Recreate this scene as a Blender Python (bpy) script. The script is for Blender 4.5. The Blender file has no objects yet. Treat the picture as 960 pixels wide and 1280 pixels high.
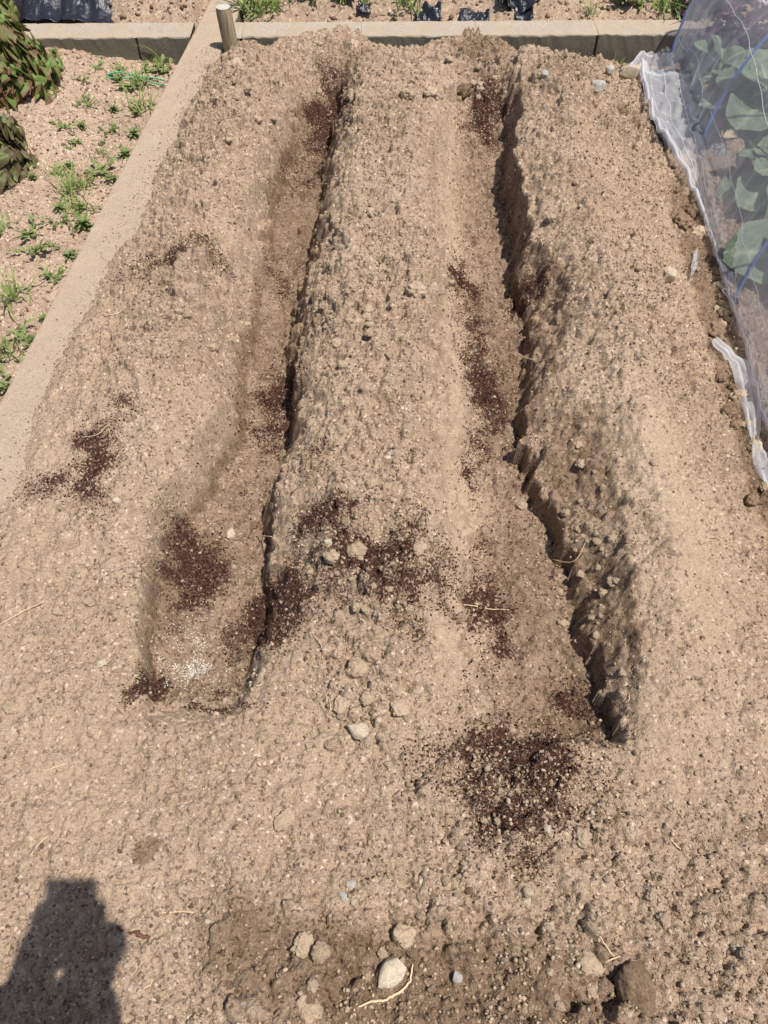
import bpy, bmesh, math, random
import numpy as np
from mathutils import Vector, noise as mnoise
R = math.radians
random.seed(7)
rng = np.random.default_rng(11)
scene = bpy.context.scene
COL = scene.collection

# ------------------------------------------------------------------ camera, sky, sun, exposure
PITCH, FOC, CH = R(53.3), 998.0, 1.5
cam_d = bpy.data.cameras.new('camera'); cam = bpy.data.objects.new('camera', cam_d); COL.objects.link(cam)
cam.location = (0, 0, CH); cam.rotation_euler = (R(90) - PITCH, 0, 0)
cam_d.sensor_fit = 'VERTICAL'; cam_d.sensor_height = 36; cam_d.lens = 36 * FOC / 1280
cam_d.clip_start = 0.004; cam_d.clip_end = 300
scene.camera = cam

def ray(px, py):
    dx = (px - 480) / FOC; dy = (640 - py) / FOC
    return (dx, math.cos(PITCH) + dy * math.sin(PITCH), -math.sin(PITCH) + dy * math.cos(PITCH))
def G(px, py, z=0.0):
    d = ray(px, py); t = (CH - z) / -d[2]
    return (d[0] * t, d[1] * t, z)

# the photographer's own shadow lies in the lower left corner: that fixes the sun
sd = Vector(ray(92, 1128)).normalized()            # direction the light travels
to_sun = -sd
elev = math.asin(to_sun.z); azim = math.atan2(to_sun.x, to_sun.y)   # from +Y clockwise
sun_d = bpy.data.lights.new('sun', 'SUN'); sun_d.energy = 4.6; sun_d.angle = R(0.53); sun_d.color = (1.0, 0.955, 0.89)
sun = bpy.data.objects.new('sun', sun_d); COL.objects.link(sun); sun.location = (3, -2, 6)
sun.rotation_euler = sd.to_track_quat('-Z', 'Y').to_euler()
w = bpy.data.worlds.new('World'); scene.world = w; w.use_nodes = True
nt = w.node_tree; bg = nt.nodes['Background']
sky = nt.nodes.new('ShaderNodeTexSky'); sky.sky_type = 'NISHITA'; sky.sun_disc = False
sky.sun_elevation = elev; sky.sun_rotation = azim; sky.air_density = 1.0; sky.dust_density = 1.5
nt.links.new(sky.outputs[0], bg.inputs[0]); bg.inputs[1].default_value = 0.09
scene.view_settings.view_transform = 'Standard'; scene.view_settings.look = 'None'
scene.view_settings.exposure = 0.42; scene.view_settings.gamma = 1
scene.render.resolution_x = 768; scene.render.resolution_y = 1024

# ------------------------------------------------------------------ helpers
def tag(o, label=None, cat=None, group=None, kind=None):
    if label: o['label'] = label
    if cat: o['category'] = cat
    if group: o['group'] = group
    if kind: o['kind'] = kind
    return o
def empty(name, loc=(0, 0, 0), rz=0):
    o = bpy.data.objects.new(name, None); COL.objects.link(o); o.location = loc; o.rotation_euler = (0, 0, rz)
    o.empty_display_size = 0.05
    return o
def link_mesh(name, me, mat=None, parent=None):
    o = bpy.data.objects.new(name, me); COL.objects.link(o)
    if mat: me.materials.append(mat)
    if parent: o.parent = parent
    return o
def from_np(name, V, Fc, smooth=True):
    """V (n,3), Fc (m,k) numpy arrays, all faces with k corners"""
    me = bpy.data.meshes.new(name)
    V = np.asarray(V, dtype=np.float32); Fc = np.asarray(Fc, dtype=np.int32)
    k = Fc.shape[1]
    me.vertices.add(len(V)); me.vertices.foreach_set('co', V.ravel())
    me.loops.add(Fc.size); me.loops.foreach_set('vertex_index', Fc.ravel())
    me.polygons.add(len(Fc)); me.polygons.foreach_set('loop_start', np.arange(len(Fc), dtype=np.int32) * k)
    me.polygons.foreach_set('loop_total', np.full(len(Fc), k, dtype=np.int32))
    if smooth: me.polygons.foreach_set('use_smooth', np.ones(len(Fc), dtype=bool))
    me.update(); me.validate()
    return me
def attr(me, name, arr):
    a = me.attributes.new(name, 'FLOAT', 'POINT'); a.data.foreach_set('value', np.asarray(arr, dtype=np.float32).ravel())
def bm_mesh(name, bm, smooth=False):
    me = bpy.data.meshes.new(name); bm.to_mesh(me); bm.free()
    if smooth:
        for p in me.polygons: p.use_smooth = True
    return me

# numpy value noise
TAB = np.random.default_rng(3).random((512, 512)).astype(np.float32) * 2 - 1
def vn(x, y, sc, seed=0):
    x = x / sc + seed * 17.31; y = y / sc + seed * 9.77
    xi = np.floor(x).astype(int); yi = np.floor(y).astype(int); fx = x - xi; fy = y - yi
    fx = fx * fx * fx * (fx * (fx * 6 - 15) + 10); fy = fy * fy * fy * (fy * (fy * 6 - 15) + 10)
    a = TAB[xi & 511, yi & 511]; b = TAB[(xi + 1) & 511, yi & 511]; c = TAB[xi & 511, (yi + 1) & 511]; d = TAB[(xi + 1) & 511, (yi + 1) & 511]
    return (a * (1 - fx) + b * fx) * (1 - fy) + (c * (1 - fx) + d * fx) * fy
def fbm(x, y, sc, n=4, seed=0, gain=0.5):
    s = 0; a = 1; t = 0
    for i in range(n):
        ca, sa = math.cos(i * 0.9 + .4), math.sin(i * 0.9 + .4)
        s = s + a * vn(x * ca - y * sa + 7, x * sa + y * ca + 13, sc / 2 ** i, seed + i); t += a; a *= gain
    return s / t
def sstep(a, b, x):
    t = np.clip((x - a) / (b - a), 0, 1); return t * t * (3 - 2 * t)

# ------------------------------------------------------------------ materials
class NT:
    def __init__(s, name):
        s.m = bpy.data.materials.new(name); s.m.use_nodes = True; s.t = s.m.node_tree
        s.b = s.t.nodes['Principled BSDF']; s.out = s.t.nodes['Material Output']
        s.co = s.t.nodes.new('ShaderNodeTexCoord').outputs['Object']
    def n(s, typ, **kw):
        nd = s.t.nodes.new(typ)
        for k, v in kw.items():
            if k in nd.inputs: nd.inputs[k].default_value = v
            else: setattr(nd, k, v)
        return nd
    def l(s, a, b): s.t.links.new(a, b)
    def noise(s, scale, detail=4, rough=.6, vec=None, out='Fac'):
        nd = s.n('ShaderNodeTexNoise', Scale=scale, Detail=detail, Roughness=rough); s.l(vec or s.co, nd.inputs['Vector']); return nd.outputs[out]
    def vor(s, scale, out='Color', vec=None, **kw):
        nd = s.n('ShaderNodeTexVoronoi', Scale=scale, **kw); s.l(vec or s.co, nd.inputs['Vector']); return nd.outputs[out]
    def ramp(s, f, stops):
        nd = s.n('ShaderNodeValToRGB'); e = nd.color_ramp.elements
        while len(e) < len(stops): e.new(.5)
        for i, (p, c) in enumerate(stops):
            e[i].position = p; e[i].color = (*c, 1) if len(c) == 3 else c
        s.l(f, nd.inputs[0]); return nd.outputs[0]
    def mix(s, f, a, b, blend='MIX'):
        nd = s.n('ShaderNodeMix', data_type='RGBA', blend_type=blend)
        for v, i in ((f, 0), (a, 6), (b, 7)):
            if hasattr(v, 'is_output'): s.l(v, nd.inputs[i])
            else: nd.inputs[i].default_value = v if i == 0 else (*v, 1)
        return nd.outputs[2]
    def math(s, op, a, b=0.0, c=None, clamp=False):
        nd = s.n('ShaderNodeMath', operation=op, use_clamp=clamp)
        for i, v in enumerate((a, b, c)):
            if v is None: continue
            if hasattr(v, 'is_output'): s.l(v, nd.inputs[i])
            else: nd.inputs[i].default_value = v
        return nd.outputs[0]
    def attr(s, name): return s.n('ShaderNodeAttribute', attribute_name=name).outputs['Fac']
    def bump(s, h, dist, strength=1.0, prev=None):
        nd = s.n('ShaderNodeBump', Strength=strength, Distance=dist); s.l(h, nd.inputs['Height'])
        if prev: s.l(prev, nd.inputs['Normal'])
        return nd.outputs[0]
    def fin(s, color=None, rough=.9, normal=None, spec=.2):
        if color is not None:
            if hasattr(color, 'is_output'): s.l(color, s.b.inputs['Base Color'])
            else: s.b.inputs['Base Color'].default_value = (*color, 1)
        if hasattr(rough, 'is_output'): s.l(rough, s.b.inputs['Roughness'])
        else: s.b.inputs['Roughness'].default_value = rough
        s.b.inputs['Specular IOR Level'].default_value = spec
        if normal: s.l(normal, s.b.inputs['Normal'])
        return s.m

SOIL_D, SOIL_M, SOIL_L = (.205, .139, .090), (.375, .266, .181), (.50, .376, .268)
def soil_mat(name, pinkish=False, dark=1.0):
    s = NT(name)
    tint = lambda c: tuple(x * dark * k for x, k in zip(c, (1.0, 1.0, 1.03) if pinkish else (1, 1, 1)))
    big = s.noise(2.6, 5, .62); mid = s.noise(34, 5, .7)
    c = s.ramp(s.math('ADD', s.math('MULTIPLY', big, .45), s.math('MULTIPLY', mid, .55)), [(.36, tint(SOIL_D)), (.48, tint(SOIL_M)), (.62, tint(SOIL_L))])
    # grains: every grain its own tone
    g = s.vor(340, 'Color'); gs = s.t.nodes.new('ShaderNodeSeparateColor'); s.l(g, gs.inputs[0])
    c = s.mix(.52, c, s.ramp(gs.outputs[0], [(0, tint((.12, .08, .053))), (.3, tint((.27, .194, .13))), (.8, tint((.41, .308, .215))), (1, tint((.44, .345, .25)))]))
    g2 = s.vor(190, 'Color'); g2s = s.t.nodes.new('ShaderNodeSeparateColor'); s.l(g2, g2s.inputs[0])
    c = s.mix(s.math('GREATER_THAN', g2s.outputs[1], .965), c, tint((.55, .44, .33)))
    c = s.mix(s.math('MULTIPLY', s.math('LESS_THAN', g2s.outputs[2], .07), .75), c, tint((.10, .066, .045)))
    # dust on smooth faces
    dust = s.attr('dust')
    c = s.mix(s.math('MULTIPLY', dust, .75), c, tint((.44, .325, .225)))
    damp = s.attr('damp')  # damp soil, darker trench parts and painted shade by the net
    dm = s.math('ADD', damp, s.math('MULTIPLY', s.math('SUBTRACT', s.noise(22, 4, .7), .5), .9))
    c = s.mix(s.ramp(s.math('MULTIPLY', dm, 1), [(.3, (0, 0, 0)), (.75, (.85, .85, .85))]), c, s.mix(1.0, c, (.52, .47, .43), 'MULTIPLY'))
    # peat: dark red brown crumbs where the mask is high
    pt = s.attr('peat')
    pm = s.math('ADD', pt, s.math('ADD', s.math('MULTIPLY', s.math('SUBTRACT', s.noise(190, 4, .8), .5), 2.2), s.math('MULTIPLY', s.math('SUBTRACT', s.noise(26, 3, .6), .5), .8)))
    pc = s.ramp(s.noise(260, 3, .6), [(.3, (.022, .009, .007)), (.50, (.064, .028, .019)), (.68, (.13, .078, .055)), (.8, (.22, .15, .10))])
    pm = s.math('SUBTRACT', pm, s.math('MULTIPLY', s.math('GREATER_THAN', g2s.outputs[0], .80), .45))
    pmr = s.ramp(pm, [(.48, (0, 0, 0)), (.78, (1, 1, 1))])
    c = s.mix(pmr, c, pc)
    lm = s.math('ADD', s.attr('lime'), s.math('MULTIPLY', s.math('SUBTRACT', s.noise(120, 4, .7), .5), 1.2))
    c = s.mix(s.ramp(lm, [(.5, (0, 0, 0)), (.75, (.6, .6, .6))]), c, (.55, .52, .46))
    h = s.math('ADD', s.math('MULTIPLY', s.noise(300, 5, .75), 1.0), s.math('MULTIPLY', s.vor(260, 'Distance'), -.7))
    nm = s.bump(h, .0028, .9)
    nm = s.bump(s.noise(75, 4, .7), .004, .6, nm)
    return s.fin(c, .95, nm, .12)
M_SOIL = soil_mat('soil'); M_SOILP = soil_mat('soil_pale', True, 1.12)

def clod_mat(name, a, b, c_):
    s = NT(name); oi = s.n('ShaderNodeObjectInfo').outputs['Random']
    f = s.math('ADD', s.math('MULTIPLY', s.noise(1.8, 6, .75), .8), s.math('MULTIPLY', oi, .35))
    c = s.ramp(f, [(.3, a), (.55, b), (.85, c_)])
    g = s.vor(11, 'Color'); gs = s.t.nodes.new('ShaderNodeSeparateColor'); s.l(g, gs.inputs[0])
    c = s.mix(.3, c, s.ramp(gs.outputs[0], [(0, tuple(x * .55 for x in a)), (1, tuple(min(1, x * 1.25) for x in c_))]))
    nm = s.bump(s.noise(9, 5, .75), .0022, .8); nm = s.bump(s.noise(2.6, 4, .7), .004, .7, nm)
    return s.fin(c, .95, nm, .12)
M_CLOD = clod_mat('soil_clod', (.26, .187, .125), (.37, .275, .185), (.46, .355, .245))
M_CLODD = clod_mat('soil_clod_dark', (.10, .064, .04), (.19, .128, .08), (.29, .205, .135))  # dark tone; beside the net it paints in the shade on clods
M_STONE = clod_mat('stone', (.33, .26, .18), (.46, .375, .27), (.60, .51, .38))
M_STONEG = clod_mat('stone_grey', (.26, .235, .205), (.36, .33, .29), (.48, .45, .40))

def crumb_mat():
    s = NT('soil_crumb'); r = s.attr('rnd')
    c = s.ramp(r, [(0, (.10, .068, .043)), (.3, (.24, .174, .114)), (.72, (.36, .27, .183)), (.93, (.41, .315, .22)), (.985, (.44, .34, .24)), (1, (.50, .41, .31))])
    return s.fin(c, .95, s.bump(s.noise(500, 3, .7), .002, .7), .12)
M_CRUMB = crumb_mat()
def peatcrumb_mat():
    s = NT('peat_crumb'); c = s.ramp(s.attr('rnd'), [(0, (.016, .007, .006)), (.6, (.050, .021, .016)), (1, (.15, .085, .06))])
    return s.fin(c, .95, None, .1)
M_PEAT = peatcrumb_mat()
def simple(name, col, rough=.6, spec=.3, var=.25, sc=60, bump=.0):
    s = NT(name); c = s.ramp(s.noise(sc, 4, .65), [(.3, tuple(x * (1 - var) for x in col)), (.7, tuple(min(1, x * (1 + var)) for x in col))])
    return s.fin(c, rough, s.bump(s.noise(sc * 4, 3, .6), bump, .8) if bump else None, spec)
M_LIME = simple('fertiliser', (.62, .60, .54), .7, .3, .08)
M_ROOT = simple('dry_root', (.55, .42, .26), .8, .2, .2, 90)
M_TWIG = simple('twig', (.11, .05, .035), .8, .2, .3, 90)

def concrete(name, top=(.40, .345, .275), face=(.20, .175, .13)):
    s = NT(name)
    c = s.ramp(s.noise(7, 6, .7), [(.3, tuple(x * .82 for x in top)), (.7, tuple(x * 1.08 for x in top))])
    g = s.vor(260, 'Color'); gs = s.t.nodes.new('ShaderNodeSeparateColor'); s.l(g, gs.inputs[0])
    c = s.mix(.4, c, s.ramp(gs.outputs[0], [(0, tuple(x * .5 for x in top)), (.5, top), (1, tuple(min(1, x * 1.35) for x in top))]))
    c = s.mix(s.ramp(s.math('ADD', s.math('MULTIPLY', s.noise(9, 5, .7), .6), s.math('MULTIPLY', s.noise(60, 4, .7), .4)), [(.42, (0, 0, 0)), (.58, (.75, .75, .75))]), c, (.40, .30, .21))
    # vertical faces in a darker brown than the top
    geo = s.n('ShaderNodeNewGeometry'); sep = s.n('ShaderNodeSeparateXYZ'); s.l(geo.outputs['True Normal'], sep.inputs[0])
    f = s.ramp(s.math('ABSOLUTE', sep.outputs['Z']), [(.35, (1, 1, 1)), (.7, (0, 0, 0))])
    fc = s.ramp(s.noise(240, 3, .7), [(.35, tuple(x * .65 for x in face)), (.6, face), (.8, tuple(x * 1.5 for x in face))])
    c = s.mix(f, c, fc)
    nm = s.bump(s.noise(300, 4, .75), .004, .9); nm = s.bump(s.noise(40, 4, .7), .004, .6, nm)
    return s.fin(c, .95, nm, .15)
M_CONC = concrete('concrete')
M_CONCL = concrete('concrete_side', (.40, .315, .23))

def leaf_mat(name, base, edge, vein, rough=.5, transl=.25, bumpd=.004, sc=40):
    s = NT(name); e = s.attr('edge'); v = s.attr('vein')
    b = s.ramp(s.noise(sc, 4, .6), [(.3, tuple(x * .7 for x in base)), (.7, tuple(x * 1.3 for x in base))])
    c = s.mix(s.ramp(s.math('ADD', e, s.math('MULTIPLY', s.math('SUBTRACT', s.noise(22, 3, .6), .5), .7)), [(.62, (0, 0, 0)), (1.0, (1, 1, 1))]), b, edge)
    c = s.mix(s.ramp(v, [(.2, (0, 0, 0)), (.8, (.85, .85, .85))]), c, vein)
    m = s.fin(c, rough, s.bump(s.noise(sc * 3, 4, .6), bumpd, .7), .35)
    tr = s.n('ShaderNodeBsdfTranslucent'); s.l(c, tr.inputs[0])
    mx = s.n('ShaderNodeMixShader', Fac=transl); s.l(s.b.outputs[0], mx.inputs[1]); s.l(tr.outputs[0], mx.inputs[2]); s.l(mx.outputs[0], s.out.inputs[0])
    return m
M_LETT = leaf_mat('lettuce_leaf', (.13, .20, .045), (.19, .08, .05), (.22, .30, .10))
M_LETT2 = leaf_mat('lettuce_leaf_red', (.13, .15, .05), (.14, .07, .05), (.20, .24, .10))
M_CABB = leaf_mat('cabbage_leaf', (.19, .26, .17), (.25, .31, .19), (.55, .60, .42), .55, .2)
M_PURP = leaf_mat('purple_leaf', (.13, .05, .10), (.17, .06, .13), (.2, .10, .15), .6, .2)
M_WEED = leaf_mat('weed_leaf', (.17, .23, .075), (.29, .27, .11), (.2, .28, .08), .6, .3)
M_GRASS = leaf_mat('grass_leaf', (.21, .30, .07), (.33, .33, .12), (.2, .3, .08), .6, .3)

def net_mat():
    s = NT('insect_net'); u = s.attr('gather')
    # fine weave, visible as faint wavering tone; denser where cloth is gathered
    f = s.math('ADD', s.math('MULTIPLY', s.noise(7, 4, .6), .18), s.math('MULTIPLY', u, .36))
    thr = s.attr('thread')
    f = s.math('ADD', s.math('ADD', f, .26), s.math('MULTIPLY', thr, .6), clamp=True)
    d = s.n('ShaderNodeBsdfDiffuse', Color=(.82, .81, .83, 1)); t2 = s.n('ShaderNodeBsdfTranslucent', Color=(.76, .75, .77, 1))
    dm = s.n('ShaderNodeMixShader', Fac=.4); s.l(d.outputs[0], dm.inputs[1]); s.l(t2.outputs[0], dm.inputs[2])
    tr = s.n('ShaderNodeBsdfTransparent', Color=(.92, .915, .925, 1))
    mx = s.n('ShaderNodeMixShader'); s.l(f, mx.inputs[0]); s.l(tr.outputs[0], mx.inputs[1]); s.l(dm.outputs[0], mx.inputs[2]); s.l(mx.outputs[0], s.out.inputs[0])
    s.t.nodes.remove(s.b); return s.m
M_NET = net_mat()
M_HOOP = simple('blue_coated_rod', (.05, .22, .66), .35, .5, .15)
M_CLIPB = simple('black_clip', (.015, .015, .016), .4, .5, .2)
M_METAL = simple('clip_wire', (.55, .55, .54), .3, .8, .1)
M_FILM = simple('black_film', (.018, .018, .024), .2, .45, .2, 30, .004)
M_HOSE = simple('green_twine', (.05, .32, .16), .5, .4, .2)
M_WHITE = simple('paper_tag', (.75, .80, .84), .5, .4, .05)
M_DRYLEAF = simple('dry_leaf', (.5, .40, .24), .8, .2, .25, 50)
def wood_mat():
    s = NT('weathered_wood'); mp = s.n('ShaderNodeMapping'); mp.inputs['Scale'].default_value = (1, 1, .08); s.l(s.co, mp.inputs[0])
    f = s.noise(130, 5, .7, vec=mp.outputs[0]); c = s.ramp(f, [(.3, (.12, .09, .055)), (.5, (.28, .22, .14)), (.7, (.42, .35, .24))])
    return s.fin(c, .85, s.bump(f, .004, .9), .2)
M_WOOD = wood_mat()
def woodend():
    s = NT('wood_end_grain'); c = s.ramp(s.noise(120, 4, .7), [(.3, (.30, .27, .22)), (.7, (.52, .49, .42))]); return s.fin(c, .85, None, .2)
M_WOODEND = woodend()

# ------------------------------------------------------------------ the dug bed: cross sections traced along the trenches
def line(pts, ext=None):
    P = sorted([G(*p) if len(p) == 3 else p for p in pts], key=lambda p: p[1])
    a = np.array(P); return a
X0, X1, Y0, Y1, ST = -1.16, 1.32, -0.04, 3.60, 0.0026
gx = np.arange(X0, X1, ST); gy = np.arange(Y0, Y1, ST)
nx, ny = len(gx), len(gy)
B = [(283,50,.0),(262,95,.0),(242,140,.0),(218,180,0),(200,207,0),(186,250,0),(172,290,0),(152,318,0),(130,350,0),(98,410,0),(62,490,0),(32,570,0),(-8,660,0),(-140,760,0),(-260,900,0)]
Dl = [(300,60,.0),(290,100,.05),(285,200,.05),(262,300,.06),(250,370,.065),(225,450,.055),(200,520,.05),(180,600,.035),(150,700,.015),(110,800,.0),(100,900,0),(100,1300,0)]
D2 = [(370,60,.02),(350,110,.02),(338,160,0.01),(318,250,.01),(290,350,.014),(270,430,.014),(262,520,.006),(234,580,.004),(194,640,.002),(186,700,0),(182,780,0),(180,850,0),(178,910,0),(160,1300,0)]
E = [(390,60,0),(388,90,-.05),(380,150,-.10),(360,220,-.115),(346,300,-.11),(328,400,-.11),(312,500,-.11),(294,560,-.11),(262,620,-.10),(226,680,-.10),(212,740,-.10),(203,800,-.105),(196,850,-.095),(196,880,-.06),(190,905,0),(190,1300,0)]
Fl = [(428,60,.0),(425,90,-.05),(423,150,-.12),(410,200,-.125),(403,250,-.125),(390,300,-.125),(374,350,-.125),(365,450,-.13),(365,540,-.125),(338,600,-.125),(331,650,-.125),(340,700,-.12),(340,740,-.11),(328,800,-.105),(310,850,-.09),(280,882,-.055),(265,905,0),(265,1300,0)]
Gl = [(436,60,.01),(435,90,.0),(434,150,.01),(421,200,.0),(414,250,.0),(401,300,.0),(387,350,0),(379,450,0),(380,540,0),(350,600,-.02),(344,650,-.03),(356,700,-.02),(358,740,-.01),(346,800,-.01),(326,850,-.01),(296,885,0),(275,905,0),(275,1300,0)]
Hl = [(455,60,.02),(455,100,.045),(452,200,.05),(440,300,.055),(428,400,.055),(425,500,.055),(415,600,.05),(408,700,.035),(408,800,.015),(400,900,0),(400,1300,0)]
Il = [(560,60,.02),(552,100,.05),(545,150,.06),(532,250,.06),(535,350,.055),(530,450,.055),(535,550,.055),(540,650,.05),(545,750,.04),(548,850,.02),(550,920,0),(550,1300,0)]
J0 = [(585,60,.02),(580,100,.01),(570,150,-.03),(558,250,-.045),(560,350,-.045),(568,450,-.045),(572,550,-.045),(580,650,-.04),(584,750,-.022),(590,850,-.008),(596,895,0),(604,920,0),(610,935,0),(610,1300,0)]
Jl = [(595,60,.02),(595,100,-.0),(585,150,-.06),(572,250,-.09),(575,350,-.09),(583,450,-.09),(588,550,-.09),(596,650,-.09),(598,750,-.09),(604,850,-.095),(612,895,-.09),(617,920,-.075),(620,935,0),(620,1300,0)]
Kl = [(630,60,.02),(625,110,0),(630,160,-.07),(633,250,-.09),(634,300,-.10),(636,340,-.10),(651,375,-.10),(651,470,-.10),(646,520,-.10),(659,560,-.10),(671,620,-.10),(687,680,-.10),(704,710,-.10),(711,760,-.10),(719,810,-.10),(741,860,-.10),(758,895,-.09),(766,920,-.075),(772,935,0),(772,1300,0)]
K2 = [(635,60,.02),(632,110,.01),(640,160,-.03),(643,250,-.045),(644,300,-.05),(647,340,-.045),(661,375,-.05),(663,470,-.04),(660,520,-.035),(672,560,-.035),(687,620,-.035),(705,680,-.04),(722,710,-.055),(729,760,-.05),(739,810,-.045),(758,860,-.05),(775,895,-.035),(783,918,-.015),(782,935,0),(782,1300,0)]
Ll = [(645,60,.03),(645,90,.05),(650,160,.045),(650,250,.04),(664,300,.04),(700,335,.04),(710,360,.035),(703,400,.025),(692,450,.01),(714,500,.022),(750,525,.028),(756,560,.028),(768,620,.028),(780,690,.028),(780,740,.022),(800,800,.018),(815,860,.01),(805,900,0),(800,935,0),(800,1300,0)]
Ml = [(690,60,.05),(690,80,.06),(720,200,.075),(765,350,.075),(795,500,.065),(840,650,.055),(870,800,.02),(880,930,0),(880,1300,0)]
Nl = [(740,85,.0),(770,95,.0),(805,200,-.03),(850,300,-.06),(885,400,-.065),(925,520,-.065),(955,620,-.06),(1010,750,-.04),(1060,900,-.01),(1060,1300,0)]
LINES = [line(l) for l in (B, Dl, D2, E, Fl, Gl, Hl, Il, J0, Jl, Kl, K2, Ll, Ml, Nl)]
def section(y):
    xs = [float(np.interp(y, L[:, 1], L[:, 0])) for L in LINES]; zs = [float(np.interp(y, L[:, 1], L[:, 2])) for L in LINES]
    for i in range(1, len(xs)): xs[i] = max(xs[i], xs[i - 1] + .003)
    cover = 1 - sstep(1.45, 2.1, np.array(y))
    xs = [xs[0] - .9, xs[0] - .035, xs[0]] + xs[1:] + [xs[-1] + .12, xs[-1] + 1.5]
    zs = [-.018, -.018, .002] + [zs[1]] + zs[2:] + [zs[-1] - .015, zs[-1] - .02]
    return xs, zs
XX, YY = np.meshgrid(gx, gy)                       # (ny,nx)
wx = XX + .034 * fbm(XX, YY, .16, 3, 5) + .013 * fbm(XX, YY, .045, 3, 9) + .005 * fbm(XX, YY, .016, 2, 11) + .012 * np.abs(vn(XX, YY, .06, 13))
wy = YY + .03 * fbm(XX, YY, .15, 3, 15)
Hm = np.zeros_like(XX)
for j in range(ny):
    xs, zs = section(gy[j]); Hm[j] = np.interp(wx[j], xs, zs)
Hm = np.where(Hm < -.01, Hm * 1.3, Hm * 1.5)
# heap of spoil against the far kerb
ex = np.array([G(p, 60, 0)[0] for p in (240,300,330,352,385,420,445,470,520,560,585,610,640,665,740,800,1100)])
ez = np.array([-.01,-.03,-.035,-.01,.02,.05,.03,-.035,-.045,-.01,.03,.015,-.03,-.075,-.10,-.12,-.12])
endz = np.interp(wx, ex, ez)
k = sstep(3.22, 3.5, wy); Hm = Hm * (1 - k) + endz * k
# a soft hollow on the left ridge, a footworn dip at the near edge
def gau(px, py, rx, ry, z=0):
    c = G(px, py, z); dx = abs(G(px + rx, py, z)[0] - c[0]); dy = abs(G(px, py - ry, z)[1] - c[1])
    return np.exp(-(((XX - c[0]) / dx) ** 2 + ((YY - c[1]) / dy) ** 2))
Hm -= .035 * gau(150, 440, 26, 42) + .02 * gau(118, 470, 20, 20) + .012 * gau(520, 1190, 90, 70)
Hm += .02 * gau(300, 130, 40, 60) + .02 * gau(440, 700, 60, 60) + .015 * gau(235, 375, 40, 25)
# keep the soil thin on the kerb
# box blur lightly
def blur(A, r):
    for ax in (0, 1):
        c = np.cumsum(np.pad(A, [(r + 1, r) if a == ax else (0, 0) for a in (0, 1)], mode='edge'), axis=ax)
        n = A.shape[ax]; A = (np.take(c, np.arange(2 * r + 1, 2 * r + 1 + n), ax) - np.take(c, np.arange(0, n), ax)) / (2 * r + 1)
    return A
Hm = blur(Hm, 1)
g1, g2_ = np.gradient(blur(Hm, 4), ST); flat_ = 1 - sstep(.45, .95, np.sqrt(g1 ** 2 + g2_ ** 2)); Hb = blur(blur(Hm, 9), 9); flat_ = blur(flat_, 6)
Hm = Hm * (1 - flat_) + Hb * flat_
gyd, gxd = np.gradient(Hm, ST); slope = np.sqrt(gxd ** 2 + gyd ** 2)
def lx(k_): L = LINES[k_]; return np.interp(gy, L[:, 1], L[:, 0])[:, None]
def lw(k_): return lx(k_)
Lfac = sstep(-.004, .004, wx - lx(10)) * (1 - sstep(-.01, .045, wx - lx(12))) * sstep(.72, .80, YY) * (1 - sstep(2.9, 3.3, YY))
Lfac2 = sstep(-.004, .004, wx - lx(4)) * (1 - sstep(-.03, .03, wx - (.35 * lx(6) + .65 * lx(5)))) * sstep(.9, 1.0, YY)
smooth_face = .85 * (gau(568, 330, 22, 230) + gau(570, 620, 25, 130) + gau(560, 780, 35, 60) + .25 * gau(310, 330, 30, 110) + .2 * gau(240, 600, 40, 60) + .6 * gau(60, 620, 80, 160) + .6 * gau(390, 900, 50, 90) + .5 * gau(120, 960, 130, 110) + .6 * gau(840, 930, 90, 70)
               + .7 * gau(800, 560, 45, 60) + .8 * gau(860, 700, 50, 110) + .5 * gau(745, 215, 40, 60) ).clip(0, 1)
rough_zone = (.8 * gau(480, 150, 60, 120) + .8 * gau(250, 210, 60, 110) + .7 * gau(730, 190, 60, 120) + .5 * gau(470, 560, 50, 70) + gau(470, 380, 80, 70) + gau(620, 80, 60, 40) + gau(240, 375, 45, 28) + gau(300, 110, 60, 60) + .6 * gau(650, 1200, 330, 110) + gau(470, 720, 80, 70)
              + gau(760, 130, 60, 60) + .3 * gau(870, 1150, 120, 120) + gau(450, 860, 70, 60) + gau(640, 1010, 80, 80) + gau(190, 460, 60, 40) + .6 * gau(820, 420, 60, 100)).clip(0, 1)
amp = (.5 + .8 * rough_zone) * (1 - .65 * smooth_face)
kerbfar = sstep(1.9, 2.5, YY) * (Hm < -.015) * (XX < -.6)
thin = .25 + .75 * sstep(.0, .14, XX - (-1.1354 + .0896 * YY) - .10)       # only a film of sand on the kerb
detail = thin * (.012 * fbm(XX, YY, .20, 2, 19)) + amp * thin * (.015 * fbm(XX, YY, .085, 3, 21) + .0125 * fbm(XX, YY, .034, 3, 31) + .0075 * fbm(XX, YY, .013, 3, 41))
# clotted texture: billows
bil = np.abs(vn(XX, YY, .022, 51)) + .6 * np.abs(vn(XX, YY, .011, 57))
def bw(sc, sd): return 1 - 2.2 * np.abs(fbm(wx * .6 + XX * .4, wy * .6 + YY * .4, sc, 2, sd))
detail += (.35 + 1.4 * amp) * thin * (1 - .75 * smooth_face) * (1 - .45 * (YY < .9)) * (.008 * bw(.085, 201) + .006 * bw(.045, 205) + .004 * bw(.024, 209))
detail += amp * thin * (.010 * (bil - .45) + .0035 * np.abs(vn(XX, YY, .0065, 59)))
detail += (.4 + .6 * amp) * thin * (.0030 * fbm(XX, YY, .010, 2, 261) + .0022 * vn(XX, YY, .0052, 265))
# hairline cracks and pits between the crumbs
crk = 1 - np.abs(vn(wx, wy, .05, 91)) * 14; detail -= amp * .008 * np.clip(crk, 0, 1) * (vn(XX, YY, .1, 93) > .1)
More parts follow.
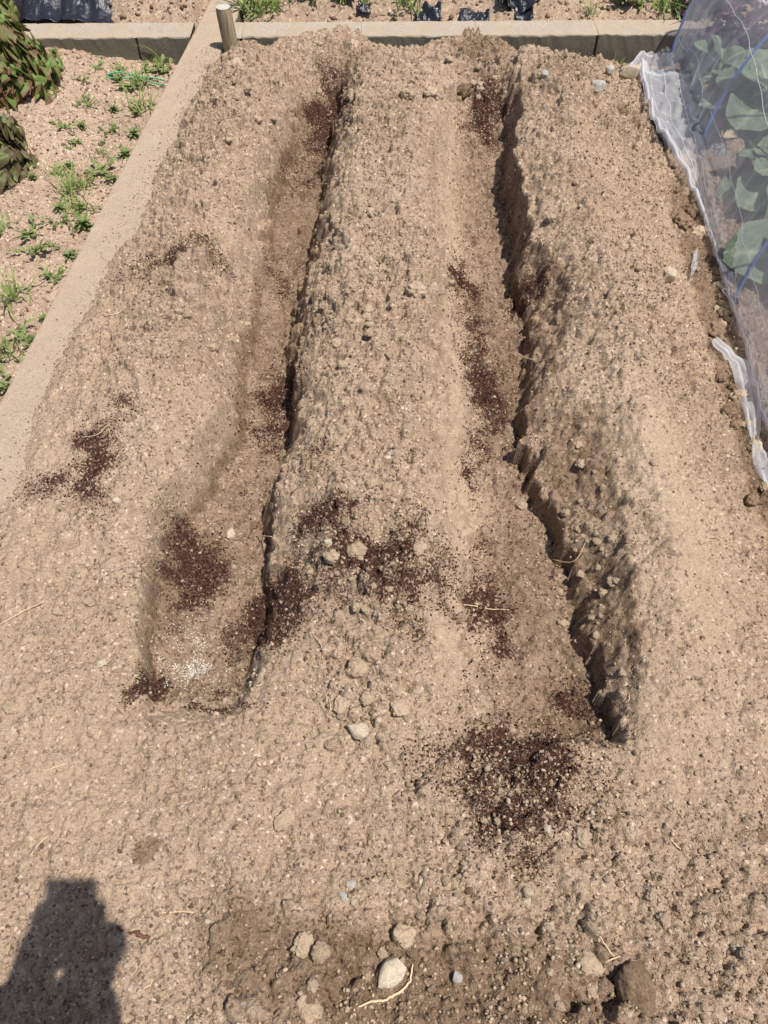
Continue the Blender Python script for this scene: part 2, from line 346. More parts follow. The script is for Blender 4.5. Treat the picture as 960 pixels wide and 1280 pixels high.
# steep faces, toned a little darker
steep_mask = np.clip(slope - .45, 0, 1.2)
detail *= 1 - .55 * np.clip(slope - .5, 0, 1)
Hm += detail + Lfac * (.010 * fbm(XX, YY, .07, 3, 241) + .007 * bw(.05, 245) - .010 * np.clip(1 - 9 * np.abs(vn(wx, wy, .09, 247)), 0, 1))
# clods pressed into the surface
def stamp(n, rmin, rmax, power, prob, seed, flat=.62):
    r_ = np.random.default_rng(seed); ct = 0; tries = 0
    while ct < n and tries < n * 8:
        tries += 1
        y = .02 + (Y1 - .05) * r_.random() ** 1.25; x = r_.uniform(X0 + .02, X1 - .02)
        i, j = int((x - X0) / ST), int((y - Y0) / ST)
        if r_.random() > prob[j, i]: continue
        ct += 1
        r = rmin + (rmax - rmin) * r_.random() ** power
        m = int(r / ST * 1.5) + 2
        a, b, c, d = max(j - m, 0), min(j + m, ny), max(i - m, 0), min(i + m, nx)
        sx = XX[a:b, c:d] - x; sy = YY[a:b, c:d] - y
        th = r_.random() * 3.14; e = r_.uniform(.7, 1.0)
        u = (sx * math.cos(th) + sy * math.sin(th)) / r; v = (-sx * math.sin(th) + sy * math.cos(th)) / (r * e)
        q = u * u + v * v; ang = np.arctan2(v, u)
        q = q * (1 + .22 * np.sin(ang * 3 + r_.random() * 6) + .15 * np.sin(ang * 5 + r_.random() * 6))
        hgt = r * flat * r_.uniform(.6, 1.2)
        dome = Hm[j, i] - r * .22 + hgt * np.sqrt(np.clip(1 - q, 0, 1))
        Hm[a:b, c:d] = np.where(q < 1, np.maximum(Hm[a:b, c:d], dome), Hm[a:b, c:d])
near = np.clip(1.15 - YY / 4.5, .3, 1)
pz = (.10 + .9 * rough_zone) * (1 - .9 * smooth_face) * (1 - .35 * np.clip(slope / .7, 0, 1))
pz = np.where(kerbfar > 0, 0, pz)
pz = pz * (.15 + .85 * sstep(-.25, .25, fbm(XX, YY, .22, 2, 95)))
stamp(2200, .012, .028, 1.9, pz ** 1.3, 1, .66)
stamp(9000, .007, .015, 1.8, pz + .03, 2, .75)
stamp(26000, .0034, .0066, 1.3, pz * .8 + .22 * (1 - .8 * smooth_face), 3, .85)
# masks for peat, damp and darkened soil, lime and dust
PEAT = [(405,105,20,32,1),(432,120,8,50,.7),(370,200,24,18,.5),(350,335,22,22,.55),(345,490,26,45,.8),(330,520,30,30,.5),(605,150,26,22,.9),(598,180,12,18,.5),(575,345,15,28,.9),(590,400,13,60,.65),
 (600,485,22,32,.85),(590,560,11,50,.5),(655,378,17,13,1.1),(235,375,48,14,.7),(262,380,20,15,.5),(135,622,26,42,.9),(95,635,44,16,.75),(160,555,28,10,.6),(120,590,12,20,.6),(240,690,28,36,1.05),(225,735,16,20,.7),
 (345,770,32,32,1.25),(345,820,14,26,.9),(300,790,26,26,.5),(192,868,14,22,1.05),(240,760,26,24,.3),(262,882,34,8,.7),(290,860,22,10,.4),(400,655,34,16,.8),(395,640,14,14,.5),(470,718,78,38,.95),(525,765,18,36,.8),(430,690,50,20,.6),(400,600,18,30,.45),(460,760,50,20,.45),(400,570,24,18,.55),
 (607,770,22,46,.85),(610,680,14,40,.4),(665,908,80,20,.5),(735,870,22,30,.65),(640,955,75,40,.85),(650,1010,60,50,.85),(640,1075,40,50,.6),(560,930,30,30,.35),(650,690,20,20,.3),(590,860,8,30,.4),
 (650,655,40,60,.22),(405,425,12,60,.35),(395,375,10,20,.35),(660,560,10,30,.45),(720,1030,40,40,.25),(285,600,40,10,.45)]
peat = np.zeros_like(XX)
XXo, YYo = XX, YY; XX = XX + .05 * fbm(XXo, YYo, .09, 3, 73) ; YY = YY + .05 * fbm(XXo, YYo, .08, 3, 77)
for a in PEAT:
    z = -.08 if a[0] < 380 or 560 < a[0] < 760 else .03
    if a[1] > 880: z = 0
    a = (a[0], a[1], a[2] * 1.38, a[3] * 1.3, a[4] * .88)
    peat = np.maximum(peat, a[4] * gau(*a[:4], z)) + .1 * a[4] * gau(a[0], a[1], a[2] * 1.7, a[3] * 1.5, z)
trench = np.zeros_like(XX)
XX, YY = XXo, YYo
peat = np.clip(peat * (1.22 + .75 * fbm(XX, YY, .045, 3, 71)), 0, 1.1) - .05
peat += .30 * np.clip(fbm(XX * 2.2, YY, .16, 3, 75) * 2, 0, 1) * sstep(-.05, -.10, Hm) * (XX < .75)
peat = np.maximum(peat, .17 * sstep(-.05, -.09, Hm) * (XX < .75))
damp = 1.5 * gau(190, 1055, 11, 9) + 1.5 * gau(180, 1068, 12, 12) + 1.0 * gau(560, 1250, 230, 90) + .75 * gau(300, 1170, 50, 60) + .5 * gau(420, 1190, 60, 40) + .60 * sstep(-.045, -.10, Hm) * (XX < .75) + .15 * steep_mask + .68 * Lfac * (.75 + .5 * vn(XX, YY, .12, 97)) + .35 * Lfac2 + .22 * np.clip(fbm(XX, YY, .3, 3, 99) * 1.5, 0, 1) + .1 * gau(860, 1210, 120, 90) \
    + 1.2 * gau(882, 330, 22, 80, -.06) + 1.2 * gau(914, 450, 20, 80, -.06) + 1.2 * gau(948, 590, 20, 60, -.06) + 1.2 * gau(862, 262, 20, 24, -.06) + .45 * gau(600, 85, 60, 30) + .5 * gau(620, 60, 60, 20) + .3 * gau(770, 880, 60, 120)  # blobs along the net foot paint the shady gap into the colour
lime = .42 * gau(245, 832, 24, 14, -.08) + .4 * gau(235, 810, 42, 34, -.08)
dustm = smooth_face * .9
damp = np.clip(damp - .6 * smooth_face, 0, 1)  # also tones trench floors, right trench wall and left-facing flank darker
# slightly dished where peat is loose: crumbly
Hm += np.clip(peat, 0, 1) * .004 * vn(XX, YY, .007, 81)
idx = np.arange(nx * ny).reshape(ny, nx)
FQ = np.stack([idx[:-1, :-1], idx[:-1, 1:], idx[1:, 1:], idx[1:, :-1]], -1).reshape(-1, 4)
# trim the sheet along the outer side of the left kerb so that it does not hang over the weedy plot
def kerb_left_x(y): return -1.1354 + .0896 * y           # outer edge of the left kerb
cx = (XX[:-1, :-1] > (kerb_left_x(YY[:-1, :-1]) + .004)).ravel()
FQ = FQ[cx]
me = from_np('soil_bed', np.stack([XX, YY, Hm], -1).reshape(-1, 3), FQ)
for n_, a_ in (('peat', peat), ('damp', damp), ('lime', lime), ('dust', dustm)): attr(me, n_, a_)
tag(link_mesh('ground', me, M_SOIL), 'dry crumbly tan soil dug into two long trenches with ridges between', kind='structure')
def hz(x, y):
    i = min(max(int(round((x - X0) / ST)), 0), nx - 1); j = min(max(int(round((y - Y0) / ST)), 0), ny - 1); return float(Hm[j, i])
def on(px, py, z=0.0):
    """the point of the dug soil seen at a photo pixel"""
    for _ in range(4):
        p = G(px, py, z); z = hz(p[0], p[1])
    return p[0], p[1], z

# neighbouring plots
def patch(name, x0, x1, y0, y1, st, fz, mat, label, darkf=None):
    ax = np.arange(x0, x1 + st, st); ay = np.arange(y0, y1 + st, st); A, Bq = np.meshgrid(ax, ay); Z = fz(A, Bq)
    n1, n2 = A.shape; id_ = np.arange(n1 * n2).reshape(n1, n2)
    f = np.stack([id_[:-1, :-1], id_[:-1, 1:], id_[1:, 1:], id_[1:, :-1]], -1).reshape(-1, 4)
    m_ = from_np(name, np.stack([A, Bq, Z], -1).reshape(-1, 3), f)
    for q in ('peat', 'lime', 'dust'): attr(m_, q, np.zeros(A.size))
    attr(m_, 'damp', darkf(A, Bq) if darkf else np.zeros(A.size))
    o = link_mesh(name, m_, mat); tag(o, label, kind='structure'); return o
def crumbly(A, Bq, amp=1.0, s=0):
    return amp * (.012 * fbm(A, Bq, .10, 4, 101 + s) + .008 * (np.abs(vn(A, Bq, .026, 105 + s)) + .7 * np.abs(vn(A, Bq, .012, 109 + s)) - .6) + .004 * fbm(A, Bq, .016, 2, 113 + s))
def f_left(A, Bq):
    z = -.075 - .035 * sstep(2.2, 3.4, Bq) * sstep(-1.25, -.95, A)
    z = z + .075 * np.exp(-(((A + 1.42) / .20) ** 2 + ((Bq - 3.15) / .5) ** 2)) + .02 * np.exp(-(((A + 1.3) / .3) ** 2 + ((Bq - 2.4) / .5) ** 2))
    return z + crumbly(A, Bq, 1.1)
patch('soil', -2.9, -.74, 0.6, 3.625, .006, f_left, M_SOILP, 'pale pinkish soil of the weedy plot left of the kerb')
def f_far(A, Bq):
    z = -.035 + .045 * sstep(3.78, 3.95, Bq) + .03 * fbm(A, Bq, .4, 3, 7)
    z = z + .10 * np.exp(-(((A + 1.1) / .25) ** 2 + ((Bq - 4.1) / .22) ** 2)) * (A < -.8)
    z = np.where((A > -.84) & (A < -.62), np.minimum(z, -.05), z)
    return z + crumbly(A, Bq, 1.6, 3)
patch('soil', -3.2, 3.4, 3.70, 5.6, .009, f_far, M_SOIL, 'lumpy tan soil of the plot beyond the far kerb')
def f_right(A, Bq):
    return -.115 + .012 * fbm(A, Bq, .3, 2, 17) - .10 * (1 - sstep(1.0, 1.12, A)) * 0 + crumbly(A, Bq, 1.3, 5)
patch('ground', -1.16, 1.32, -1.7, -.035, .02, lambda A, Bq: -.004 + .006 * fbm(A, Bq, .1, 3, 3), M_SOIL, 'trodden tan soil where the photographer stands')
patch('soil', 1.30, 3.2, -.6, 3.66, .009, f_right, M_SOIL, 'shaded brown soil of the netted plot on the right', lambda A, Bq: .6 + 0 * A)  # soil toned evenly darker
bmx = bmesh.new(); bmesh.ops.create_grid(bmx, x_segments=60, y_segments=60, size=45)
for v in bmx.verts:
    v.co.z = -.26 + .02 * mnoise.noise(v.co * .3) if v.co.length > 6 else -.26
me = bm_mesh('ground_far', bmx)
for q in ('peat', 'lime', 'dust', 'damp'): attr(me, q, np.zeros(len(me.vertices)))
tag(link_mesh('ground', me, M_SOIL), 'open allotment ground around the beds', kind='structure')

# ------------------------------------------------------------------ kerbs
def kerb(name, p0, p1, width, depth, joints, mat, label, step=.02, top_noise=.0018, top=0.0):
    """p0->p1 front top edge, width to the left of the direction; joint grooves at the distances given"""
    d = Vector((p1[0] - p0[0], p1[1] - p0[1], 0)); Ln = d.length; d.normalize(); nrm = Vector((-d.y, d.x, 0))
    b = .006
    prof = [(0, -depth), (0, -depth * .75), (0, -depth * .5), (0, -depth * .25), (0, -b), (b * .4, -b * .3), (b, 0)] + [(width * t, 0) for t in (.15, .3, .45, .6, .75, .88)] + [(width - b, 0), (width - b * .4, -b * .3), (width, -b), (width, -depth * .5), (width, -depth)]
    ts = list(np.arange(0, Ln, step)) + [Ln]
    for j in joints: ts += [j - .006, j - .003, j + .003, j + .006]
    ts = sorted(set(round(t, 4) for t in ts if 0 <= t <= Ln)); V = []; np_ = len(prof)
    for t in ts:
        g = 0
        for j in joints:
            if abs(t - j) < .0045: g = 1
        for (u, z) in prof:
            front = u < .004 and z < -.004
            p = Vector((p0[0], p0[1], top)) + d * t + nrm * (u + (.014 if g and front else 0)) + Vector((0, 0, z - (.0 if not g or front else .0022)))
            q = p * 22
            e = mnoise.noise(q) * top_noise + mnoise.noise(p * 90) * top_noise * .7
            if -.012 < z < 0 or u in (b, width - b): e *= 2.0
            p += nrm * e * (1 if u < width / 2 else -1) + Vector((0, 0, e))
            V.append(p)
    nn = len(ts); id_ = np.arange(nn * np_).reshape(nn, np_)
    f = np.stack([id_[:-1, :-1], id_[1:, :-1], id_[1:, 1:], id_[:-1, 1:]], -1).reshape(-1, 4)
    m_ = from_np(name, np.array([v[:] for v in V]), f[:, ::-1]); 
    for pl in m_.polygons: pl.use_smooth = False
    o = link_mesh(name, m_, mat)
    tag(o, label, 'kerb'); return o
FK0, FK1 = (-3.2, 3.580), (3.3, 3.668)
def fkd(x): return (x - FK0[0]) * 1.0001
kerb('concrete_kerb', FK0, (-.817, 3.6132), .145, .22, [fkd(q) for q in (-2.84, -2.38, -1.94, -1.49, -1.045)], M_CONC, 'low concrete kerb behind the weedy plot, left of the wooden post')
kerb('concrete_kerb', (-.656, 3.6154), FK1, .145, .22, [q + .656 for q in (-.605, -.10, .39, .905, 1.42, 1.92, 2.4)], M_CONC, 'low concrete kerb across the far end of the dug bed')
LK = lambda y, o: (kerb_left_x(y) + o, y)
kerb('concrete_kerb', LK(4.9, 0), LK(-.7, 0), .153, .2, [], M_CONCL, 'long pale concrete kerb down the left side, partly buried under sand', .03, .0022, top=.0015)

# ------------------------------------------------------------------ loose crumbs, peat and fertiliser as stuff
def ico(sub, rad=1.0):
    b = bmesh.new(); bmesh.ops.create_icosphere(b, subdivisions=sub, radius=rad)
    V = np.array([v.co[:] for v in b.verts]); Fc = np.array([[v.index for v in f.verts] for f in b.faces]); b.free(); return V, Fc
IV, IF = ico(1)
def scatter(name, pts, rad, mat, label, squash=(.55, .95), seed=5, rnd=None, sink=.25, frac=.36):
    r_ = np.random.default_rng(seed); n = len(pts); nv = len(IV)
    V = np.repeat(IV[None], n, 0) * (1 + r_.uniform(-frac, frac, (n, nv, 1)))
    V = V * r_.uniform(squash[0], squash[1], (n, 1, 3))
    th = r_.uniform(0, 6.28, n); ph = r_.uniform(0, 6.28, n)
    c, s = np.cos(th)[:, None], np.sin(th)[:, None]
    x = V[..., 0] * c - V[..., 1] * s; y = V[..., 0] * s + V[..., 1] * c; z = V[..., 2]
    c, s = np.cos(ph)[:, None], np.sin(ph)[:, None]
    y, z = y * c - z * s, y * s + z * c
    V = np.stack([x, y, z], -1) * rad[:, None, None] + pts[:, None, :] + np.array([0, 0, 1.0]) * (rad * (1 - 2 * sink) * .6)[:, None, None]
    Fc = (IF[None] + (np.arange(n) * nv)[:, None, None]).reshape(-1, 3)
    m_ = from_np(name, V.reshape(-1, 3), Fc, False)
    attr(m_, 'rnd', np.repeat(r_.random(n) if rnd is None else rnd, nv))
    o = link_mesh(name, m_, mat); tag(o, label, kind='stuff'); return o
def sample(n, prob, seed, ybias=1.0):
    r_ = np.random.default_rng(seed); out = []
    while sum(len(o) for o in out) < n:
        y = .06 + (Y1 - .1) * r_.random(n) ** ybias; x = r_.uniform(X0, X1, n)
        i = ((x - X0) / ST).astype(int).clip(0, nx - 1); j = ((y - Y0) / ST).astype(int).clip(0, ny - 1)
        ok = (r_.random(n) < prob[j, i]) & (x > kerb_left_x(y) + .01)
        out.append(np.stack([x, y, Hm[j, i]], -1)[ok])
    return np.concatenate(out)[:n]
okz = (kerbfar == 0)
prob = np.clip(.28 + .8 * rough_zone - .27 * smooth_face, .03, 1) * okz
prob = prob * (.2 + .8 * sstep(-.3, .35, fbm(XX, YY, .07, 3, 88)))
p = sample(90000, prob, 21, 1.4); rr = .0009 + .0052 * np.random.default_rng(4).random(len(p)) ** 5.5
scatter('soil_crumbs', p, rr, M_CRUMB, 'small loose soil crumbs and grit lying over the dug bed')
pp = np.clip((peat - .14) * 1.3, 0, 1) ** 1.2
p = sample(46000, pp, 22, 1.2); rr = .0010 + .0022 * np.random.default_rng(5).random(len(p)) ** 2
scatter('peat_crumbs', p, rr, M_PEAT, 'dark red-brown compost crumbs spilled in patches in and around the trenches', (.35, 1.1), 6)
lp = np.clip(.8 * gau(248, 832, 26, 13, -.08) + .4 * gau(232, 805, 40, 40, -.08) - .03, 0, 1) * sstep(-.35, .35, fbm(XX, YY, .03, 2, 87))
p = sample(650, lp, 23); rr = .0008 + .0008 * np.random.default_rng(6).random(len(p))
scatter('fertiliser_granules', p, rr, M_LIME, 'white fertiliser granules scattered at the near end of the left trench', (.9, 1.0), 7, frac=.06)
p = sample(500, np.clip(.15 + (Hm < -.05) * .8, 0, 1) * (YY < 2.2) * okz, 24, 1.3); rr = .0010 + .0012 * np.random.default_rng(8).random(len(p))
scatter('pale_grit', p, rr, M_CRUMB, 'pale grains of grit sprinkled over the soil', (.8, 1.0), 9, frac=.1)
r_ = np.random.default_rng(77); yk = r_.uniform(.3, 3.55, 3500); xk = kerb_left_x(yk) + .004 + .145 * r_.random(3500) ** (.35)
ik = ((xk - X0) / ST).astype(int).clip(0, nx - 1); jk = ((yk - Y0) / ST).astype(int).clip(0, ny - 1)
scatter('sand_grains', np.stack([xk, yk, np.maximum(Hm[jk, ik], .002)], -1), .0010 + .0026 * r_.random(3500) ** 4, M_CRUMB, 'sand and grit strewn over the left kerb', seed=78)
# crumbs on neighbouring plots
def scatter_fn(n, x0, x1, y0, y1, fz, label, seed, rmax=.008):
    r_ = np.random.default_rng(seed); x = r_.uniform(x0, x1, n); y = r_.uniform(y0, y1, n); z = fz(x, y)
    scatter('soil_crumbs', np.stack([x, y, z], -1), .0018 + rmax * r_.random(n) ** 3, M_CRUMB, label, seed=seed)
scatter_fn(9000, -1.9, -.84, 1.3, 3.6, f_left, 'fine pale crumbs over the weedy plot', 31, .006)
scatter_fn(5000, -2.2, 2.2, 3.78, 4.6, f_far, 'soil crumbs over the plot beyond the far kerb', 32, .014)

# ------------------------------------------------------------------ clods and stones, each its own thing
def rock_mesh(name, seed, sub=3, rough=.16, angular=False, sq=(1, .85, .65)):
    b = bmesh.new(); bmesh.ops.create_icosphere(b, subdivisions=sub, radius=1.0); o = Vector((seed * 7.3, seed * 3.1, seed * 1.7))
    for v in b.verts:
        q = v.co.copy(); r = 1 + .30 * mnoise.noise(q * .9 + o) + rough * mnoise.noise(q * 2.3 + o) + rough * .7 * mnoise.noise(q * 5 + o) + rough * .5 * mnoise.noise(q * 11 + o) + rough * .3 * mnoise.noise(q * 21 + o)
        if angular:
            for k_ in range(7):
                dr = Vector((math.sin(k_ * 2.4 + seed), math.cos(k_ * 1.7 + seed * 2), math.sin(k_ * 3.1 + seed * 3))).normalized()
                dd = q.dot(dr) * r
                if dd > .72: r *= .72 / dd
        v.co = q * r
        v.co.x *= sq[0]; v.co.y *= sq[1]; v.co.z *= sq[2]
    return bm_mesh(name, b, True)
CL = [rock_mesh('soil_clod', i, 4, .28) for i in range(8)]; ST_ = [rock_mesh('stone', 20 + i, 4, .13, True) for i in range(5)]
for i, m_ in enumerate(CL): m_.materials.append(M_CLOD)
for m_ in ST_: m_.materials.append(M_STONE)
CLD = [m_.copy() for m_ in CL[:4]]
for m_ in CLD: m_.materials.clear(); m_.materials.append(M_CLODD)
STG = [m_.copy() for m_ in ST_[:3]]
for m_ in STG: m_.materials.clear(); m_.materials.append(M_STONEG)
def rock(px, py, wpx, lib, k_, label, name='soil_clod', cat='clod', hr=.7, asp=1.0, rz=None, group=None, sink=.38, pos=None):
    x, y, z = pos or on(px, py)
    dep = y * math.cos(PITCH) + (CH - z) * math.sin(PITCH); s = wpx / 2 * dep / FOC
    o = bpy.data.objects.new(name, lib[k_ % len(lib)]); COL.objects.link(o)
    o.scale = (s, s * asp / .85, s * hr / .65); o.rotation_euler = (random.uniform(-.2, .2), random.uniform(-.2, .2), random.uniform(0, 6.28) if rz is None else rz)
    o.location = (x, y, z + s * hr * (1 - 2 * sink) * .7)
    tag(o, label, cat, group); return o
BIG = [rock_mesh('soil_clod', 63, 4, .12)]; BIG[0].materials.append(M_CLODD)
SG = [
 (448,914,24,ST_,0,'oval cream stone on the bare soil below the middle ridge','stone','stone',.6,1.4),
 (490,1216,40,ST_,1,'large pale crusted stone near the bottom edge beside a dry root','stone','stone',.5,1.15),
 (438,1106,22,STG,0,'flat grey pebble above its browner neighbour in the foreground','stone','stone',.4,.6),
 (430,1122,17,STG,1,'brownish grey pebble touching the flat grey pebble','stone','stone',.6,1.1),
 (442,1128,11,ST_,3,'small orange-tan pebble beside the pair of grey pebbles','stone','stone',.6,.8),
 (527,1103,10,ST_,2,'small white pebble right of the pair of grey pebbles','stone','stone',.7,1.3),
 (660,1116,15,ST_,3,'upper of the two round cream pebbles below the big compost spill','stone','stone',.7,.9),
 (658,1128,15,ST_,4,'lower of the two round cream pebbles below the big compost spill','stone','stone',.7,1),
 (684,1036,12,ST_,0,'pale round pebble inside the big compost spill','stone','stone',.7,1),
 (741,1017,8,ST_,1,'tiny pale pebble right of the big compost spill','stone','stone',.7,1),
 (572,1222,14,STG,2,'light grey pebble standing right of the crusted stone','stone','stone',.7,1.4),
 (289,669,18,ST_,2,'pale angular stone on the floor of the left trench','stone','stone',.6,.8),
 (128,830,20,ST_,4,'white angular stone lying on bare soil left of the fertiliser','stone','stone',.5,.7),
 (146,626,11,ST_,3,'pale stone on the compost spill of the left ridge','stone','stone',.7,1.1),
 (141,843,0,CL,0,None),
 (88,1103,8,ST_,0,'small grey-white pebble lying in the photographer shadow','stone','stone',.6,1.6),
 (158,1207,7,ST_,1,'tiny cream pebble right of the photographer shadow','stone','stone',.6,1),
 (260,1152,10,ST_,2,'cream chip of stone above the damp soil in the foreground','stone','stone',.5,.8),
 (735,846,9,ST_,3,'small white stone at the foot of the right trench wall','stone','stone',.7,.8),
 (895,873,7,ST_,0,'tiny yellowish pebble on the smooth soil at the right','stone','stone',.7,1),
 (836,344,26,ST_,1,'large pale rounded stone on the right ridge near the net','stone','stone',.6,.9),
 (902,470,19,STG,0,'grey stone in the shade below the torn net strip','stone','stone',.5,.6),
 (724,120,12,ST_,4,'pinkish pale stone among clods at the far right corner','stone','stone',.8,1.2),
 (788,96,30,ST_,2,'big white stone wedged beside the far corner of the net','stone','stone',.5,.62),
 (747,107,26,STG,1,'broad grey rubble stone at the foot of the far kerb','stone','stone',.6,.8),
 (682,88,14,STG,2,'small grey stone at the foot of the far kerb','stone','stone',.7,.8),
 (762,90,14,STG,0,'small grey rubble stone left of the big white stone','stone','stone',.7,.8),
 (137,660,17,CL,3,'rounded tan clod on the compost spill of the left ridge','soil_clod','clod',.7,.8),
 (112,752,14,CL,4,'round clod standing alone left of the near trench end','soil_clod','clod',.7,1.1),
 (72,765,14,CL,5,'tan clod at the left edge in front of the left ridge','soil_clod','clod',.6,.8),
 (792,1238,42,BIG,0,'largest dark brown clod casting a deep shadow, lower right corner','soil_clod','clod',.9,1.5,.25),
 (726,1047,24,CL,1,'angular clod with a black shadow right of the big compost spill','soil_clod','clod',.8,1),
 (740,1205,30,CL,2,'broad tan clod left of the largest dark clod','soil_clod','clod',.5,1.1),
 (742,1238,18,CL,3,'round clod directly left of the largest dark clod','soil_clod','clod',.6,1.1),
 (446,836,26,CL,4,'large brown round clod below the middle ridge','soil_clod','clod',.6,.95),
 (427,882,19,CL,5,'oval clod left of and above the cream stone','soil_clod','clod',.6,1.35),
 (459,873,18,CL,6,'reddish clod between the oval clod and its right neighbour','soil_clod','clod',.6,.9),
 (500,886,22,CL,7,'wide clod right of and above the cream stone','soil_clod','clod',.6,1),
 (415,930,18,CL,0,'clod directly below left of the cream stone','soil_clod','clod',.6,.9),
 (520,366,26,CL,1,'big dark-sided clod on top of the middle ridge','soil_clod','clod',.8,.9),
 (445,692,24,CL,2,'largest clod inside the compost spill on the middle ridge','soil_clod','clod',.7,1),
 (414,696,20,CL,3,'clod left of the largest one in the middle ridge compost spill','soil_clod','clod',.7,.9),
 (411,677,12,ST_,0,'whitish lump above the clods on the middle ridge spill','stone','stone',.7,1.1),
 (524,686,20,CL,5,'smooth brown clod at the right side of the middle ridge spill','soil_clod','clod',.5,.9),
 (465,604,17,CL,6,'reddish round clod on the middle ridge above the compost spill','soil_clod','clod',.6,.9),
 (355,1025,20,CL,7,'oval tan clod in bare soil left of the grey pebbles','soil_clod','clod',.6,1.4),
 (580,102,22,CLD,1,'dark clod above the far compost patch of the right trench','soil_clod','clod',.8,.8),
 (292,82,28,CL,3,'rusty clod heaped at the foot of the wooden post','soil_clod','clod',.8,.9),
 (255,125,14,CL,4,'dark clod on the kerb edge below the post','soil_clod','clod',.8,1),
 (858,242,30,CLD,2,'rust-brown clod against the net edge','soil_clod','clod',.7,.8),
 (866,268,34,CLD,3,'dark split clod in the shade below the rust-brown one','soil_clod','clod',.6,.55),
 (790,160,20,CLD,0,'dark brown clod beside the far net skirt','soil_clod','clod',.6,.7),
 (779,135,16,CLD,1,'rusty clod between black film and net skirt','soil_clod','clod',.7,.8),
 (652,632,14,CL,0,'lone clod on the floor of the right trench','soil_clod','clod',.7,.8),
 (380,1180,26,CL,1,'damp clod at the left of the wet foreground','soil_clod','clod',.5,1.2),
 (402,1190,22,CL,2,'round damp clod right of its neighbour in the wet foreground','soil_clod','clod',.5,1),
 (386,1262,32,CL,4,'broad low clod at the bottom edge','soil_clod','clod',.4,1),
 (505,1170,26,CL,5,'cracked damp clod above the crusted stone','soil_clod','clod',.7,1.2),
 (950,1045,16,CLD,2,'dark clod at the right edge of the foreground','soil_clod','clod',.6,1.3),
]
for a in SG:
    if a[5] is None: continue
    rock(*a)
# repeats that nothing tells apart, by the place they lie in
ZONES = [
 ('on the crumbly top of the middle ridge', 'clods on the middle ridge', 48, (470, 390, 70, 75), (7, 15)),
 ('in the heap of spoil at the far end', 'clods of the far spoil heap', 70, (600, 100, 140, 35), (7, 18)),
 ('on the far left corner heap near the post', 'clods near the post', 24, (290, 120, 40, 50), (8, 15)),
 ('in the rough foreground at the bottom right', 'clods of the near right corner', 60, (790, 1170, 150, 90), (8, 18)),
 ('in the damp lumpy soil at the bottom middle', 'clods of the damp foreground', 44, (500, 1180, 140, 80), (8, 18)),
 ('along the shaded foot of the right ridge beside the net', 'clods along the net', 40, (0, 0, 0, 0), (8, 18)),
 ('beside the compost patch on the left ridge', 'clods on the left ridge', 26, (225, 400, 45, 45), (6, 12)),
 ('in the compost spill on the middle ridge', 'clods in the middle spill', 34, (470, 735, 50, 45), (7, 15)),
 ('in the big compost spill below the right trench', 'clods in the big spill', 40, (645, 1000, 60, 70), (6, 11)),
 ('on the crumbling wall of the right trench', 'clods on the trench wall', 56, (738, 700, 32, 130), (6, 14)),
 ('on the slope of the right ridge', 'clods on the right ridge', 40, (800, 330, 60, 170), (6, 12)),
 ('on the bare soil between the trench ends', 'clods between the trench ends', 26, (430, 960, 80, 70), (6, 12))]
for (where, grp, n, (cx_, cy_, sx_, sy_), (w0, w1)) in ZONES:
    if cx_ == 0: n, w0, w1 = 75, 9, 26
    for i in range(int(n * .55)):
        if cx_ == 0:
            t = random.random(); px = 868 + 85 * t + random.gauss(0, 11); py = 270 + 360 * t + random.gauss(0, 10)
        else: px = random.gauss(cx_, sx_ * .75); py = random.gauss(cy_, sy_ * .75)
        if not (2 < px < 958 and 50 < py < 1278): continue
        x, y, z = on(px, py)
        if x < kerb_left_x(y) + .17 or y > 3.56: continue
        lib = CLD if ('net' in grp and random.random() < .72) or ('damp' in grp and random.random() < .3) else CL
        rock(px, py, w0 + (w1 - w0) * random.random() ** 2, lib, random.randrange(8), 'small rounded soil clod lying ' + where, group=grp, hr=random.uniform(.6, .9), asp=random.uniform(.75, 1.1), pos=(x, y, z))

# ------------------------------------------------------------------ tubes
def tube_mesh(name, pts, rad, seg=8, smooth=True):
    pts = [Vector(p_) for p_ in pts]; n = len(pts); V = []; up = Vector((0, 0, 1))
    for i, p_ in enumerate(pts):
        t = (pts[min(i + 1, n - 1)] - pts[max(i - 1, 0)]).normalized()
        a = t.cross(up) if abs(t.z) < .95 else t.cross(Vector((1, 0, 0))); a.normalize(); b_ = a.cross(t)
        r = rad[i] if hasattr(rad, '__len__') else rad
        for k_ in range(seg):
            th = 2 * math.pi * k_ / seg; V.append(p_ + (a * math.cos(th) + b_ * math.sin(th)) * r)
    Fc = []
    for i in range(n - 1):
        for k_ in range(seg):
            k2 = (k_ + 1) % seg; Fc.append((i * seg + k_, i * seg + k2, (i + 1) * seg + k2, (i + 1) * seg + k_))
    b = bmesh.new(); vs = [b.verts.new(v) for v in V]
    for f in Fc: b.faces.new([vs[q] for q in f])
    b.faces.new(vs[:seg][::-1]); b.faces.new(vs[-seg:]); bmesh.ops.recalc_face_normals(b, faces=b.faces)
    return bm_mesh(name, b, smooth)
def smooth_path(P_, n=6):
    out = []; P_ = [Vector(p_) for p_ in P_]
    for i in range(len(P_) - 1):
        p0, p1, p2, p3 = P_[max(i - 1, 0)], P_[i], P_[i + 1], P_[min(i + 2, len(P_) - 1)]
        for k_ in range(n):
            t = k_ / n; out.append(.5 * ((2 * p1) + (p2 - p0) * t + (2 * p0 - 5 * p1 + 4 * p2 - p3) * t * t + (3 * p1 - p0 - 3 * p2 + p3) * t ** 3))
    out.append(P_[-1]); return out
